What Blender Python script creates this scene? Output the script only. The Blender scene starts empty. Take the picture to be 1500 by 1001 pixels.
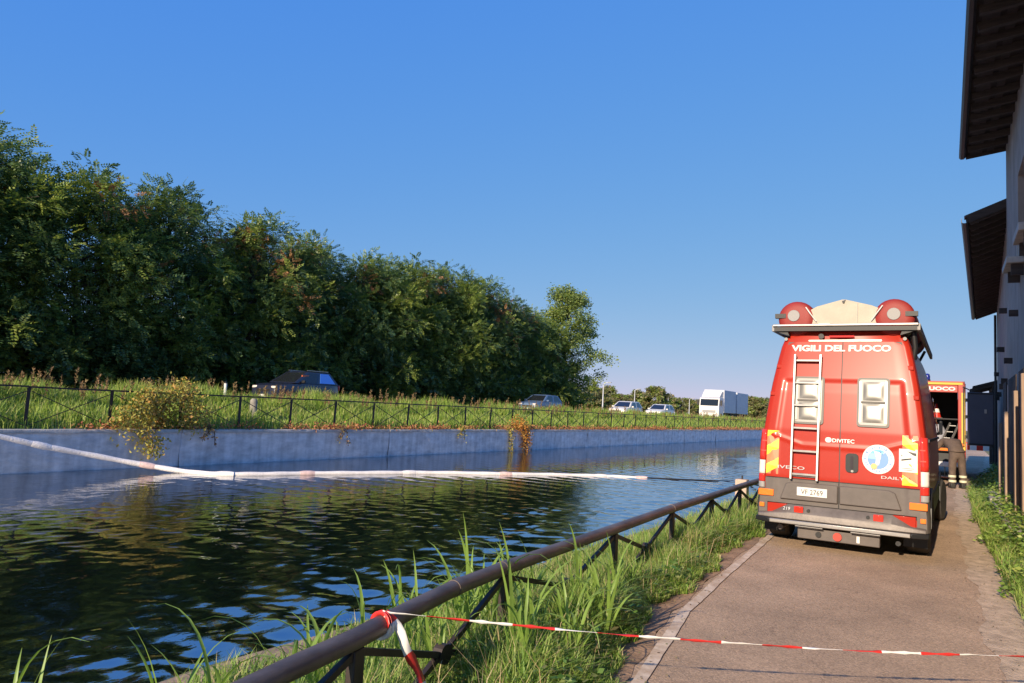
import bpy, bmesh, math, random
import numpy as np
from math import sin, cos, pi, radians, atan2, sqrt
from mathutils import Vector, Matrix

# ------------------------------------------------------------------ camera
S = bpy.context.scene
C = S.collection
F, CX, CY = 1083.0, 750.0, 500.5            # focal length and centre in photo pixels
YAW, PITCH, ROLL = radians(31.4), radians(5.05), radians(2.93)
EYE = Vector((0, 0, 1.6))
FW = Vector((-sin(YAW)*cos(PITCH), cos(YAW)*cos(PITCH), sin(PITCH)))
R0 = Vector((cos(YAW), sin(YAW), 0)); U0 = R0.cross(FW)
RT = R0*cos(ROLL) + U0*sin(ROLL); UP = U0*cos(ROLL) - R0*sin(ROLL)
cd = bpy.data.cameras.new('camera'); cam = bpy.data.objects.new('camera', cd); C.objects.link(cam)
cd.sensor_width = 36; cd.lens = F/1500*36; cd.clip_start = .05; cd.clip_end = 6000
M = Matrix((RT, UP, -FW)).transposed().to_4x4(); M.translation = EYE
cam.matrix_world = M
S.camera = cam

# ------------------------------------------------------------------ sky, sun, exposure
EXPO = .58
SUN_EL = radians(21.0)
SUN_D = Vector((.0, cos(SUN_EL), -sin(SUN_EL)))       # the way the light travels: along the road
W = bpy.data.worlds.new('World'); S.world = W; W.use_nodes = True
wn = W.node_tree.nodes; wl = W.node_tree.links
sky = wn.new('ShaderNodeTexSky'); sky.sky_type = 'NISHITA'; sky.sun_disc = False
sky.sun_elevation = SUN_EL; sky.sun_rotation = radians(180)
sky.air_density = 1.0; sky.dust_density = 0; sky.ozone_density = 5
# the clear sky's range is compressed the way the photograph's is (one power per colour channel, same in all directions)
sp = wn.new('ShaderNodeSeparateColor'); cb = wn.new('ShaderNodeCombineColor'); wl.new(sky.outputs[0], sp.inputs[0])
SKY_TOP = (.085, .288, .77)
for i, (raw, p) in enumerate(((.72, .83), (1.61, .42), (3.46, -.01))):
    dv = wn.new('ShaderNodeMath'); dv.operation = 'DIVIDE'; dv.inputs[1].default_value = raw; wl.new(sp.outputs[i], dv.inputs[0])
    pw = wn.new('ShaderNodeMath'); pw.operation = 'POWER'; pw.inputs[1].default_value = p; wl.new(dv.outputs[0], pw.inputs[0])
    ml = wn.new('ShaderNodeMath'); ml.operation = 'MULTIPLY'; ml.inputs[1].default_value = SKY_TOP[i]/.1/2**EXPO; wl.new(pw.outputs[0], ml.inputs[0])
    wl.new(ml.outputs[0], cb.inputs[i])
wl.new(cb.outputs[0], wn['Background'].inputs[0]); wn['Background'].inputs[1].default_value = .1
ld = bpy.data.lights.new('sun', 'SUN'); ld.energy = 4.6; ld.angle = radians(.5); ld.color = (1, .83, .62)
sun = bpy.data.objects.new('sun', ld); C.objects.link(sun); sun.location = (0, -30, 30)
sun.rotation_euler = SUN_D.to_track_quat('-Z', 'Y').to_euler()
vs = S.view_settings
vs.view_transform = 'Standard'; vs.look = 'None'; vs.gamma = 1; vs.use_curve_mapping = False; vs.exposure = EXPO

# ------------------------------------------------------------------ photo pixel -> point on a known plane
def ray(x, y): return (FW*F + RT*(x-CX) - UP*(y-CY)).normalized()
def gz(x, y, z): d = ray(x, y); return EYE + d*((z-EYE.z)/d.z)
def gx(x, y, X): d = ray(x, y); return EYE + d*(X/d.x)
def gy(x, y, Y): d = ray(x, y); return EYE + d*(Y/d.y)
def lerp(pts, t):
    if t <= pts[0][0]: return pts[0][1]
    for (a, b), (c, d) in zip(pts, pts[1:]):
        if t <= c: return b + (d-b)*(t-a)/(c-a)
    return pts[-1][1]

# ------------------------------------------------------------------ materials
def mat(name, col, rough=.6, metal=0, var=0, scale=4, bump=0, bscale=20, coat=0, trans=0, island=None, detail=6, ior=None, aniso=(1,1,1), spec=None):
    m = bpy.data.materials.new(name); m.use_nodes = True
    n = m.node_tree.nodes; l = m.node_tree.links; b = n['Principled BSDF']
    b.inputs['Roughness'].default_value = rough; b.inputs['Metallic'].default_value = metal
    if coat: b.inputs['Coat Weight'].default_value = coat; b.inputs['Coat Roughness'].default_value = .06
    if spec is not None: b.inputs['Specular IOR Level'].default_value = spec
    if ior: b.inputs['IOR'].default_value = ior
    c4 = (*col, 1); b.inputs['Base Color'].default_value = c4
    if var or bump:
        tc = n.new('ShaderNodeTexCoord'); mp = n.new('ShaderNodeMapping'); mp.inputs['Scale'].default_value = aniso
        l.new(tc.outputs['Object'], mp.inputs[0])
    out = None
    if var:
        t = n.new('ShaderNodeTexNoise'); t.inputs['Scale'].default_value = scale; t.inputs['Detail'].default_value = detail
        t.inputs['Roughness'].default_value = .65
        l.new(mp.outputs[0], t.inputs['Vector'])
        r = n.new('ShaderNodeValToRGB'); e = r.color_ramp.elements
        e[0].position = .3; e[1].position = .72
        e[0].color = (*[max(0, v*(1-var)) for v in col], 1); e[1].color = (*[min(1, v*(1+var)) for v in col], 1)
        l.new(t.outputs[0], r.inputs[0]); out = r.outputs[0]
    if island:                                   # colours picked per blade or leaf
        g = n.new('ShaderNodeNewGeometry'); r = n.new('ShaderNodeValToRGB'); r.color_ramp.interpolation = 'CONSTANT' if len(island) > 6 else 'LINEAR'
        e = r.color_ramp.elements
        while len(e) < len(island): e.new(.5)
        for i, cc in enumerate(island): e[i].position = i/(len(island)-1 if len(island) <= 6 else len(island)); e[i].color = (*cc, 1)
        l.new(g.outputs['Random Per Island'], r.inputs[0]); out = r.outputs[0]
    if out: l.new(out, b.inputs['Base Color'])
    if bump:
        t2 = n.new('ShaderNodeTexNoise'); t2.inputs['Scale'].default_value = bscale; t2.inputs['Detail'].default_value = 5
        l.new(mp.outputs[0], t2.inputs['Vector'])
        bp = n.new('ShaderNodeBump'); bp.inputs['Strength'].default_value = bump; bp.inputs['Distance'].default_value = .02
        l.new(t2.outputs[0], bp.inputs['Height']); l.new(bp.outputs[0], b.inputs['Normal'])
    if trans:                                    # thin leaf: some light comes through
        tr = n.new('ShaderNodeBsdfTranslucent'); mx = n.new('ShaderNodeMixShader'); mx.inputs[0].default_value = trans
        if out:
            hs = n.new('ShaderNodeHueSaturation'); hs.inputs['Value'].default_value = 1.4; hs.inputs['Saturation'].default_value = 1.1; hs.inputs['Hue'].default_value = .49
            l.new(out, hs.inputs['Color']); l.new(hs.outputs[0], tr.inputs[0])
        else: tr.inputs[0].default_value = c4
        l.new(b.outputs[0], mx.inputs[1]); l.new(tr.outputs[0], mx.inputs[2])
        l.new(mx.outputs[0], n['Material Output'].inputs[0])
    return m

# ------------------------------------------------------------------ mesh helpers
def setp(o, label=None, cat=None, group=None, kind=None):
    if label: o['label'] = label
    if cat: o['category'] = cat
    if group: o['group'] = group
    if kind: o['kind'] = kind
    return o
def thing(name, loc, label, cat, group=None, rz=0):
    o = bpy.data.objects.new(name, None); C.objects.link(o); o.location = loc; o.rotation_euler = (0, 0, rz)
    o.empty_display_size = .2
    return setp(o, label, cat, group)
def link(name, me, parent=None, loc=(0, 0, 0), rot=(0, 0, 0)):
    o = bpy.data.objects.new(name, me); C.objects.link(o); o.location = loc; o.rotation_euler = rot
    if parent: o.parent = parent
    return o
def copy_tree(o, parent=None):
    c = o.copy(); C.objects.link(c); c.parent = parent
    for ch in list(o.children): copy_tree(ch, c)
    return c

class MB:
    def __init__(s): s.v = []; s.f = []; s.mi = []
    def add(s, vs, fs, mi=0):
        b = len(s.v); s.v += [tuple(p) for p in vs]; s.f += [tuple(b+i for i in f) for f in fs]; s.mi += [mi]*len(fs); return s
    def box(s, x0, x1, y0, y1, z0, z1, mi=0):
        v = [(x, y, z) for z in (z0, z1) for y in (y0, y1) for x in (x0, x1)]
        return s.add(v, [(0, 2, 3, 1), (4, 5, 7, 6), (0, 1, 5, 4), (2, 6, 7, 3), (0, 4, 6, 2), (1, 3, 7, 5)], mi)
    def bar(s, a, b, w, h, up=(0, 0, 1), mi=0):
        a = Vector(a); b = Vector(b); d = (b-a).normalized(); x = d.cross(Vector(up))
        if x.length < 1e-4: x = d.cross(Vector((1, 0, 0)))
        x.normalize(); y = x.cross(d)
        v = [p + x*sx*w/2 + y*sy*h/2 for p in (a, b) for sx, sy in ((-1, -1), (1, -1), (1, 1), (-1, 1))]
        return s.add(v, [(3, 2, 1, 0), (4, 5, 6, 7), (0, 1, 5, 4), (1, 2, 6, 5), (2, 3, 7, 6), (3, 0, 4, 7)], mi)
    def tube(s, pts, r, n=10, cap=True, mi=0):
        pts = [Vector(p) for p in pts]; rs = r if isinstance(r, (list, tuple)) else [r]*len(pts)
        vs = []; x = None
        for i, p in enumerate(pts):
            d = (pts[min(i+1, len(pts)-1)] - pts[max(i-1, 0)]).normalized()
            if x is None: x = d.cross(Vector((.13, .21, .97)));  x = x if x.length > .05 else d.cross(Vector((1, 0, 0)))
            else: x = x - d*x.dot(d)
            x.normalize(); y = d.cross(x)
            vs += [p + (x*cos(2*pi*k/n) + y*sin(2*pi*k/n))*rs[i] for k in range(n)]
        fs = [(i*n+k, i*n+(k+1) % n, (i+1)*n+(k+1) % n, (i+1)*n+k) for i in range(len(pts)-1) for k in range(n)]
        if cap: fs += [tuple(range(n-1, -1, -1)), tuple((len(pts)-1)*n+k for k in range(n))]
        return s.add(vs, fs, mi)
    def prism(s, poly, axis, lo, hi, mi=0):
        n = len(poly)
        def P(u, v, w): return {'x': (w, u, v), 'y': (u, w, v), 'z': (u, v, w)}[axis]
        vs = [P(u, v, lo) for u, v in poly] + [P(u, v, hi) for u, v in poly]
        fs = [tuple(range(n-1, -1, -1)), tuple(range(n, 2*n))] + [(i, (i+1) % n, n+(i+1) % n, n+i) for i in range(n)]
        return s.add(vs, fs, mi)
    def lathe(s, prof, c, axis='x', n=24, mi=0):
        vs = []
        for r, h in prof:
            for k in range(n):
                a = 2*pi*k/n; u, v = r*cos(a), r*sin(a)
                vs.append(Vector(c) + Vector({'x': (h, u, v), 'y': (u, h, v), 'z': (u, v, h)}[axis]))
        m = len(prof)
        fs = [(i*n+k, i*n+(k+1) % n, (i+1)*n+(k+1) % n, (i+1)*n+k) for i in range(m-1) for k in range(n)]
        fs += [tuple(range(n-1, -1, -1)), tuple((m-1)*n+k for k in range(n))]
        return s.add(vs, fs, mi)
    def grid(s, fn, nu, nv, mi=0):
        vs = [fn(i/nu, j/nv) for j in range(nv+1) for i in range(nu+1)]
        return s.add(vs, [(j*(nu+1)+i, j*(nu+1)+i+1, (j+1)*(nu+1)+i+1, (j+1)*(nu+1)+i) for j in range(nv) for i in range(nu)], mi)
    def loft(s, rings, closed=True, cap=True, mi=0):
        n = len(rings[0]); vs = [p for r in rings for p in r]
        fs = [(i*n+k, i*n+(k+1) % n, (i+1)*n+(k+1) % n, (i+1)*n+k) for i in range(len(rings)-1) for k in range(n if closed else n-1)]
        if cap: fs += [tuple(range(n-1, -1, -1)), tuple((len(rings)-1)*n+k for k in range(n))]
        return s.add(vs, fs, mi)
    def mesh(s, name, mats, smooth=0, fix=True):
        me = bpy.data.meshes.new(name); me.from_pydata(s.v, [], s.f)
        for m in (mats if isinstance(mats, (list, tuple)) else [mats]): me.materials.append(m)
        if any(s.mi): me.polygons.foreach_set('material_index', s.mi)
        if fix:
            bm = bmesh.new(); bm.from_mesh(me); bmesh.ops.recalc_face_normals(bm, faces=bm.faces); bm.to_mesh(me); bm.free()
        if smooth:
            me.polygons.foreach_set('use_smooth', [True]*len(me.polygons)); me.set_sharp_from_angle(angle=radians(smooth))
        me.update(); return me
    def build(s, name, mats, parent=None, smooth=0, bevel=0, loc=(0, 0, 0), rot=(0, 0, 0), fix=True):
        o = link(name, s.mesh(name, mats, smooth, fix), parent, loc, rot)
        if bevel:
            md = o.modifiers.new('bevel', 'BEVEL'); md.width = bevel; md.segments = 2; md.limit_method = 'ANGLE'; md.angle_limit = radians(35)
            o.data.polygons.foreach_set('use_smooth', [True]*len(o.data.polygons)); o.data.set_sharp_from_angle(angle=radians(50))
        return o
def B(*a, **k): return MB().box(*a, **k)

def np_mesh(name, V, polys, mats, midx=None, smooth=False):
    """V (n,3); polys: list of (m,k) index arrays."""
    me = bpy.data.meshes.new(name); me.vertices.add(len(V)); me.vertices.foreach_set('co', np.asarray(V, dtype=np.float32).ravel())
    idx = np.concatenate([p.ravel() for p in polys]).astype(np.int32)
    tot = np.concatenate([np.full(len(p), p.shape[1]) for p in polys]).astype(np.int32)
    st = np.concatenate([[0], np.cumsum(tot)[:-1]]).astype(np.int32)
    me.loops.add(len(idx)); me.loops.foreach_set('vertex_index', idx)
    me.polygons.add(len(tot)); me.polygons.foreach_set('loop_start', st)
    try: me.polygons.foreach_set('loop_total', tot)
    except Exception: pass
    for m in (mats if isinstance(mats, (list, tuple)) else [mats]): me.materials.append(m)
    if midx is not None: me.polygons.foreach_set('material_index', np.asarray(midx, dtype=np.int32))
    if smooth: me.polygons.foreach_set('use_smooth', [True]*len(tot))
    me.update(calc_edges=True); me.validate(); return me

def blades(base, h, w, az, bend, rng, mi=None):
    """grass blades: quad + tip triangle each, arching towards az."""
    n = len(base); ax = np.stack([np.cos(az), np.sin(az), 0*az], 1); side = np.stack([-np.sin(az), np.cos(az), 0*az], 1)
    tw = rng.uniform(-1, 1, n)[:, None]; side = side + ax*tw*.8; side /= np.linalg.norm(side, axis=1)[:, None]
    up = np.array([0, 0, 1.]); w2 = (w/2)[:, None]; H = h[:, None]; Bn = bend[:, None]
    m = base + up*H*.55 + ax*H*Bn*.25; t = base + up*H*(1-.35*Bn) + ax*H*Bn*.95
    V = np.stack([base-side*w2, base+side*w2, m+side*w2*.8, m-side*w2*.8, t], 1).reshape(-1, 3)
    b = np.arange(n)[:, None]*5
    return V, [b+np.array([[0, 1, 2, 3]]), b+np.array([[3, 2, 4]])]

def text_mesh(name, body, width, height, mats, depth=.004, bold=.0):
    cu = bpy.data.curves.new(name, 'FONT'); cu.body = body; cu.size = 1; cu.extrude = .5; cu.offset = bold; cu.resolution_u = 3
    o = bpy.data.objects.new(name, cu); C.objects.link(o)
    bpy.context.view_layer.update()
    me = bpy.data.meshes.new_from_object(o.evaluated_get(bpy.context.evaluated_depsgraph_get()))
    bpy.data.objects.remove(o); bpy.data.curves.remove(cu)
    co = np.empty(len(me.vertices)*3, dtype=np.float32); me.vertices.foreach_get('co', co); co = co.reshape(-1, 3)
    lo, hi = co.min(0), co.max(0)
    co[:, 0] = (co[:, 0]-(lo[0]+hi[0])/2)*width/(hi[0]-lo[0]); co[:, 1] = (co[:, 1]-(lo[1]+hi[1])/2)*height/(hi[1]-lo[1]); co[:, 2] *= depth
    # stand the text up: reads along +x, faces -y
    V = np.stack([co[:, 0], -co[:, 2], co[:, 1]], 1)
    me.vertices.foreach_set('co', V.ravel().astype(np.float32)); me.materials.clear()
    me.materials.append(mats); me.update(); me.name = name
    return me

rnd = random.Random(7); rng = np.random.default_rng(7)

# ------------------------------------------------------------------ shared materials
m_asph = mat('asphalt', (.48, .325, .205), .9, var=.22, scale=1.1, bump=.5, bscale=90, detail=10)
m_line = mat('worn_white_paint', (.72, .575, .43), .9, var=.22, scale=6, detail=9, bump=.1, bscale=90)
def wear(m, under, sc_, lo, hi):
    n = m.node_tree.nodes; l = m.node_tree.links; b = n['Principled BSDF']; old = b.inputs['Base Color'].links[0].from_socket
    tc = n.new('ShaderNodeTexCoord'); t = n.new('ShaderNodeTexNoise'); t.inputs['Scale'].default_value = sc_; t.inputs['Detail'].default_value = 9; t.inputs['Roughness'].default_value = .75; l.new(tc.outputs['Object'], t.inputs['Vector'])
    r = n.new('ShaderNodeMapRange'); r.inputs[1].default_value = lo; r.inputs[2].default_value = hi; l.new(t.outputs[0], r.inputs[0])
    x = n.new('ShaderNodeMix'); x.data_type = 'RGBA'; l.new(r.outputs[0], x.inputs[0]); l.new(old, x.inputs[6]); x.inputs[7].default_value = (*under, 1); l.new(x.outputs[2], b.inputs['Base Color'])
wear(m_line, (.47, .32, .205), 3.5, .40, .62)
m_dirt = mat('dirt', (.34, .21, .125), .95, var=.4, scale=5, bump=.6, bscale=30)
m_soil = mat('soil_grass', (.17, .16, .06), .95, var=.5, scale=3, bump=.6, bscale=25)
m_conc = mat('wall_concrete', (.7, .68, .66), .85, var=.28, scale=2.2, bump=.9, bscale=9, aniso=(1, .7, 1.6), detail=10)
m_cope = mat('coping_concrete', (.52, .48, .42), .85, var=.3, scale=3, bump=.4, bscale=20)
m_fence = mat('dark_brown_steel', (.035, .024, .02), .55, var=.4, scale=8)
m_rail = mat('weathered_steel_pipe', (.15, .115, .095), .5, metal=.2, var=.5, scale=7, bump=.15, bscale=30, aniso=(1, .3, 1))
m_black = mat('black_plastic', (.012, .012, .013), .5)
m_rubber = mat('tyre_rubber', (.045, .04, .036), .85, var=.3, scale=20, bump=.2, bscale=80)
m_grass = mat('far_grass', (.09, .13, .03), .6, trans=.35, island=[(.14, .24, .04), (.26, .40, .06), (.38, .48, .10), (.5, .47, .18)])
m_ngrass = mat('near_grass', (.07, .12, .03), .55, trans=.35, island=[(.09, .18, .03), (.19, .33, .05), (.29, .43, .08), (.36, .44, .12), (.48, .38, .2)])
m_reed = mat('reed_leaf', (.24, .36, .07), .42, var=.3, scale=5, trans=.4)
# ================================================================== THE SETTING
WATER = -.6
XL = [(-60, .6), (0, -.85), (2, -1.28), (4.4, -1.65), (6.1, -1.93), (7.8, -2.06), (10.8, -2.25), (16, -2.4), (26, -2.6), (60, -2.7), (400, -2.7)]   # white edge line
XR = [(-60, 2.6), (0, .86), (3, .62), (7.15, .39), (8.7, .34), (11.8, .24), (16, .13), (23, .07), (30, .35), (38, 1.0), (60, 1.6), (400, 1.6)]            # right road edge
def edge_l(y): return lerp(XL, y)
def edge_r(y): return lerp(XR, y)
BANK = -4.55                                   # near edge of the canal
def wob(y, s=0): return .05*sin(y*1.9+s) + .04*sin(y*4.7+1.3+s*2) + .03*sin(y*11.3+s)
YS = sorted(set([-300, -120, -60, -30, -15] + [i*.5-6 for i in range(0, 100)] + [44+i*2 for i in range(20)] + [90, 110, 140, 180, 240, 320, 450, 700, 1100, 2000]))
def near_z(x, y):
    e = edge_l(y) - .25
    if x >= e: return 0
    t = min(1, (e-x)/(e-BANK)); z = -.36*t**.8
    if t < .97: z += .03*sin(x*5+y*3)*sin(y*2.1)*min(1, t*4)
    return z
mb = MB(); cols = 16; vs = []
for y in YS:
    e = edge_l(y) - .25
    xs = [BANK + .05*sin(y*1.3) + .04*sin(y*3.1) + (e-BANK)*i/9 for i in range(10)] + [e+.6, edge_r(y)+.1, edge_r(y)+1, 6, 60, 2500]
    vs += [(x, y, near_z(x, y) - (.0 if i < 9 else .012)) for i, x in enumerate(xs)]
n = cols
mb.add(vs, [(j*n+i, j*n+i+1, (j+1)*n+i+1, (j+1)*n+i) for j in range(len(YS)-1) for i in range(n-1)])
setp(mb.build('ground', m_soil, smooth=60, fix=False), kind='structure')

# vertical earth and concrete face of the near bank
mb = MB(); mb.add([p for y in YS for p in ((BANK+.05*sin(y*1.3)+.04*sin(y*3.1), y, near_z(BANK, y)-.001), (BANK+.05*sin(y*1.3)-.03, y, -1.6))],
                  [(2*j, 2*j+1, 2*j+3, 2*j+2) for j in range(len(YS)-1)])
setp(mb.build('near_bank_face', mat('bank_face', (.2, .17, .13), .95, var=.4, scale=3, bump=.5, bscale=12), fix=False), kind='structure')
# pale kerb of earth and stones on the edge
mb = MB(); YK = [y for y in YS if -6 <= y <= 60]
def kerb(y, u):
    x = BANK + .05*sin(y*1.3) + .04*sin(y*3.1) + .01 + u*.42; return (x, y, near_z(max(x, BANK), y) + .035*sin(pi*min(1, max(0, u)))**.5 + .012*sin(y*7+u*5))
mb.add([kerb(y, u) for y in YK for u in (0, .25, .6, 1)], [(j*4+i, j*4+i+1, j*4+i+5, j*4+i+4) for j in range(len(YK)-1) for i in range(3)])
setp(mb.build('bank_edge', mat('bank_edge_earth', (.36, .24, .15), .95, var=.4, scale=4, bump=.6, bscale=25), smooth=60, fix=False), kind='structure')

def strip(name, m, fl, fr, z, ys, kind='structure', n=1):
    mb = MB(); mb.add([(fl(y)+(fr(y)-fl(y))*i/n, y, z) for y in ys for i in range(n+1)], [(j*(n+1)+i, j*(n+1)+i+1, (j+1)*(n+1)+i+1, (j+1)*(n+1)+i) for j in range(len(ys)-1) for i in range(n)])
    return setp(mb.build(name, m, fix=False), kind=kind)
YR = [y for y in YS if -300 <= y <= 320]
# road material: light worn asphalt with paler right wheel track, hairline seams
def road_mat():
    m = m_asph; n = m.node_tree.nodes; l = m.node_tree.links; b = n['Principled BSDF']
    tc = n.new('ShaderNodeTexCoord'); old = b.inputs['Base Color'].links[0].from_socket
    big = n.new('ShaderNodeTexNoise'); big.inputs['Scale'].default_value = .35; big.inputs['Detail'].default_value = 4
    mp = n.new('ShaderNodeMapping'); mp.inputs['Scale'].default_value = (1, .35, 1); l.new(tc.outputs['Object'], mp.inputs[0]); l.new(mp.outputs[0], big.inputs['Vector'])
    fine = n.new('ShaderNodeTexVoronoi'); fine.inputs['Scale'].default_value = 75; l.new(tc.outputs['Object'], fine.inputs['Vector'])
    mr = n.new('ShaderNodeMapRange'); mr.inputs[3].default_value = .72; mr.inputs[4].default_value = 1.3; l.new(fine.outputs['Color'], mr.inputs[0])
    mr2 = n.new('ShaderNodeMapRange'); mr2.inputs[1].default_value = .3; mr2.inputs[2].default_value = .7; mr2.inputs[3].default_value = .78; mr2.inputs[4].default_value = 1.16; l.new(big.outputs[0], mr2.inputs[0])
    mu = n.new('ShaderNodeMath'); mu.operation = 'MULTIPLY'; l.new(mr.outputs[0], mu.inputs[0]); l.new(mr2.outputs[0], mu.inputs[1])
    # cracks
    cv = n.new('ShaderNodeTexVoronoi'); cv.feature = 'DISTANCE_TO_EDGE'; cv.inputs['Scale'].default_value = .55
    nz = n.new('ShaderNodeTexNoise'); nz.inputs['Scale'].default_value = 2.5; nz.inputs['Detail'].default_value = 6; l.new(tc.outputs['Object'], nz.inputs['Vector'])
    ad = n.new('ShaderNodeVectorMath'); ad.operation = 'ADD'; l.new(tc.outputs['Object'], ad.inputs[0]); l.new(nz.outputs['Color'], ad.inputs[1]); l.new(ad.outputs[0], cv.inputs['Vector'])
    cr = n.new('ShaderNodeMapRange'); cr.inputs[1].default_value = .0; cr.inputs[2].default_value = .008; cr.inputs[3].default_value = .72; cr.inputs[4].default_value = 1; l.new(cv.outputs['Distance'], cr.inputs[0])
    mu2 = n.new('ShaderNodeMath'); mu2.operation = 'MULTIPLY'; l.new(mu.outputs[0], mu2.inputs[0]); l.new(cr.outputs[0], mu2.inputs[1])
    sc = n.new('ShaderNodeVectorMath'); sc.operation = 'SCALE'; l.new(old, sc.inputs[0]); l.new(mu2.outputs[0], sc.inputs['Scale']); l.new(sc.outputs[0], b.inputs['Base Color'])
road_mat()
strip('road', m_asph, lambda y: edge_l(y)-.1, lambda y: edge_r(y), .004, YR, n=2)
strip('dirt_shoulder', m_dirt, lambda y: edge_l(y)-.30+wob(y), lambda y: edge_l(y)-.08+wob(y*2, 2)*.4, .008, [y*.2-6 for y in range(330)])
strip('road_edge_gravel', mat('pale_gravel', (.55, .4, .27), .95, var=.35, scale=7, bump=.6, bscale=60), lambda y: edge_r(y)-.22+wob(y, 4)*.6, lambda y: edge_r(y)+.16, .010, [y*.2-6 for y in range(330)])
strip('edge_line', m_line, lambda y: edge_l(y)-.045+wob(y*3, 1)*.05, lambda y: edge_l(y)+.04+wob(y*2.3, 3)*.05, .013, [y*.1-6 for y in range(720)])

# ---------------------------------------------------------------- water
mw = bpy.data.materials.new('canal_water'); mw.use_nodes = True
n = mw.node_tree.nodes; l = mw.node_tree.links; b = n['Principled BSDF']
b.inputs['Base Color'].default_value = (.006, .009, .007, 1); b.inputs['Roughness'].default_value = .03; b.inputs['IOR'].default_value = 1.34
tc = n.new('ShaderNodeTexCoord'); hs = []
for sx, sy, sc_, rot, amp, dist in ((1.0, .5, 1.7, -14, .02, .6), (1, .55, 4.5, 30, .012, .8), (1, .7, 11, 5, .0045, .5), (1, .8, 26, -20, .0012, .3)):
    mp = n.new('ShaderNodeMapping'); mp.inputs['Scale'].default_value = (sx, sy, 1); mp.inputs['Rotation'].default_value = (0, 0, radians(rot)); l.new(tc.outputs['Object'], mp.inputs[0])
    t = n.new('ShaderNodeTexNoise'); t.inputs['Scale'].default_value = sc_; t.inputs['Detail'].default_value = 2; t.inputs['Distortion'].default_value = dist; l.new(mp.outputs[0], t.inputs['Vector'])
    mu = n.new('ShaderNodeMath'); mu.operation = 'MULTIPLY'; mu.inputs[1].default_value = amp; l.new(t.outputs[0], mu.inputs[0]); hs.append(mu.outputs[0])
a = hs[0]
for h in hs[1:]:
    ad = n.new('ShaderNodeMath'); l.new(a, ad.inputs[0]); l.new(h, ad.inputs[1]); a = ad.outputs[0]
bp = n.new('ShaderNodeBump'); bp.inputs['Strength'].default_value = 1; bp.inputs['Distance'].default_value = 1.0
WAVE = n.new('ShaderNodeMath'); WAVE.operation = 'MULTIPLY'; WAVE.inputs[1].default_value = .27; l.new(a, WAVE.inputs[0])
l.new(WAVE.outputs[0], bp.inputs['Height']); l.new(bp.outputs[0], b.inputs['Normal'])
gl = n.new('ShaderNodeBsdfGlossy'); gl.inputs['Color'].default_value = (.72, .74, .78, 1); gl.inputs['Roughness'].default_value = .03; l.new(bp.outputs[0], gl.inputs['Normal'])
mxw = n.new('ShaderNodeMixShader'); mxw.inputs[0].default_value = .58; l.new(b.outputs[0], mxw.inputs[1]); l.new(gl.outputs[0], mxw.inputs[2]); l.new(mxw.outputs[0], n['Material Output'].inputs[0])
# real waves where the canal is seen from near, flat sheet beyond
wr = np.random.default_rng(3); WX0, WX1, WY0, WY1 = -19.5, BANK+.2, -6.0, 74.0
gx_n, gy_n = 290, 1150
ux = np.linspace(WX0, WX1, gx_n); uy = WY0+(WY1-WY0)*np.linspace(0, 1, gy_n)**1.5
X_, Y_ = np.meshgrid(ux, uy); Z_ = np.zeros_like(X_); SLOPE = .056
env2 = .75+.35*np.sin(X_*.31+Y_*.22+1)*np.sin(Y_*.17-X_*.2)+.2*np.sin(X_*.8-Y_*.35)
N_ = 40
for i in range(N_):
    lam = .2*(.85/.2)**wr.random(); k = 2*pi/lam; th = wr.normal(1.1, .75); ph = wr.uniform(0, 6.28)
    arg = k*(X_*cos(th)+Y_*sin(th))+ph+.9*np.sin(.5*X_+.33*Y_+i)
    fade = np.clip(lam/(.15+.012*np.maximum(Y_, 0)), 0, 1) if lam < 1.2 else 1
    Z_ += SLOPE/k*sqrt(2/N_)*np.sin(arg)*fade
Z_ *= env2*np.interp(X_, [-19.5, -18.5, -12, -6, -4], [.15, .25, .6, 1.6, 1.5])*np.interp(Y_, [-6, -3, 45, 73, 74], [0, 1, .8, .15, 0])
Vw = np.stack([X_, Y_, WATER+Z_], -1).reshape(-1, 3); ii = np.arange(gx_n*gy_n).reshape(gy_n, gx_n)
Qw = np.stack([ii[:-1, :-1], ii[:-1, 1:], ii[1:, 1:], ii[1:, :-1]], -1).reshape(-1, 4)
setp(link('water', np_mesh('water', Vw, [Qw], mw, smooth=True)), kind='structure')
for y0_, y1_ in ((-300, WY0), (WY1, 2000)): setp(MB().add([(-19.5, y0_, WATER), (BANK+.2, y0_, WATER), (BANK+.2, y1_, WATER), (-19.5, y1_, WATER)], [(0, 1, 2, 3)]).build('water', mw, fix=False), kind='structure')

# ---------------------------------------------------------------- far bank
WX = -19.4; WTOP = .46
def far_z(x, y):
    p = [(-1e4, 1.2), (-31, 1.2), (-30.2, 1.14), (-23.6, 1.14), (-22.6, 1.08), (-21, .8), (-19.7, .42), (-19, .42)]
    return lerp(p, x) + (.05*sin(x*3+y*.8)*sin(y*1.1) if -23.4 < x < -20 else 0)
xs = [-3000, -600, -120, -60, -31, -30.2, -23.6, -23, -22.5, -22, -21.4, -20.8, -20.2, -19.6]
mb = MB(); n_ = len(xs); mb.add([(x, y, far_z(x, y)-(.006 if -30.3 < x < -23.5 else 0)) for y in YS for x in xs], [(j*n_+i, j*n_+i+1, (j+1)*n_+i+1, (j+1)*n_+i) for j in range(len(YS)-1) for i in range(n_-1)])
setp(mb.build('far_bank', m_soil, smooth=60, fix=False), kind='structure')
m_asph2 = mat('far_asphalt', (.12, .11, .10), .9, var=.2, scale=2)
setp(MB().add([(-30, -300, 1.144), (-23.9, -300, 1.144), (-23.9, 900, 1.144), (-30, 900, 1.144)], [(0, 1, 2, 3)]).build('far_road', m_asph2, fix=False), kind='structure')
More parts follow.
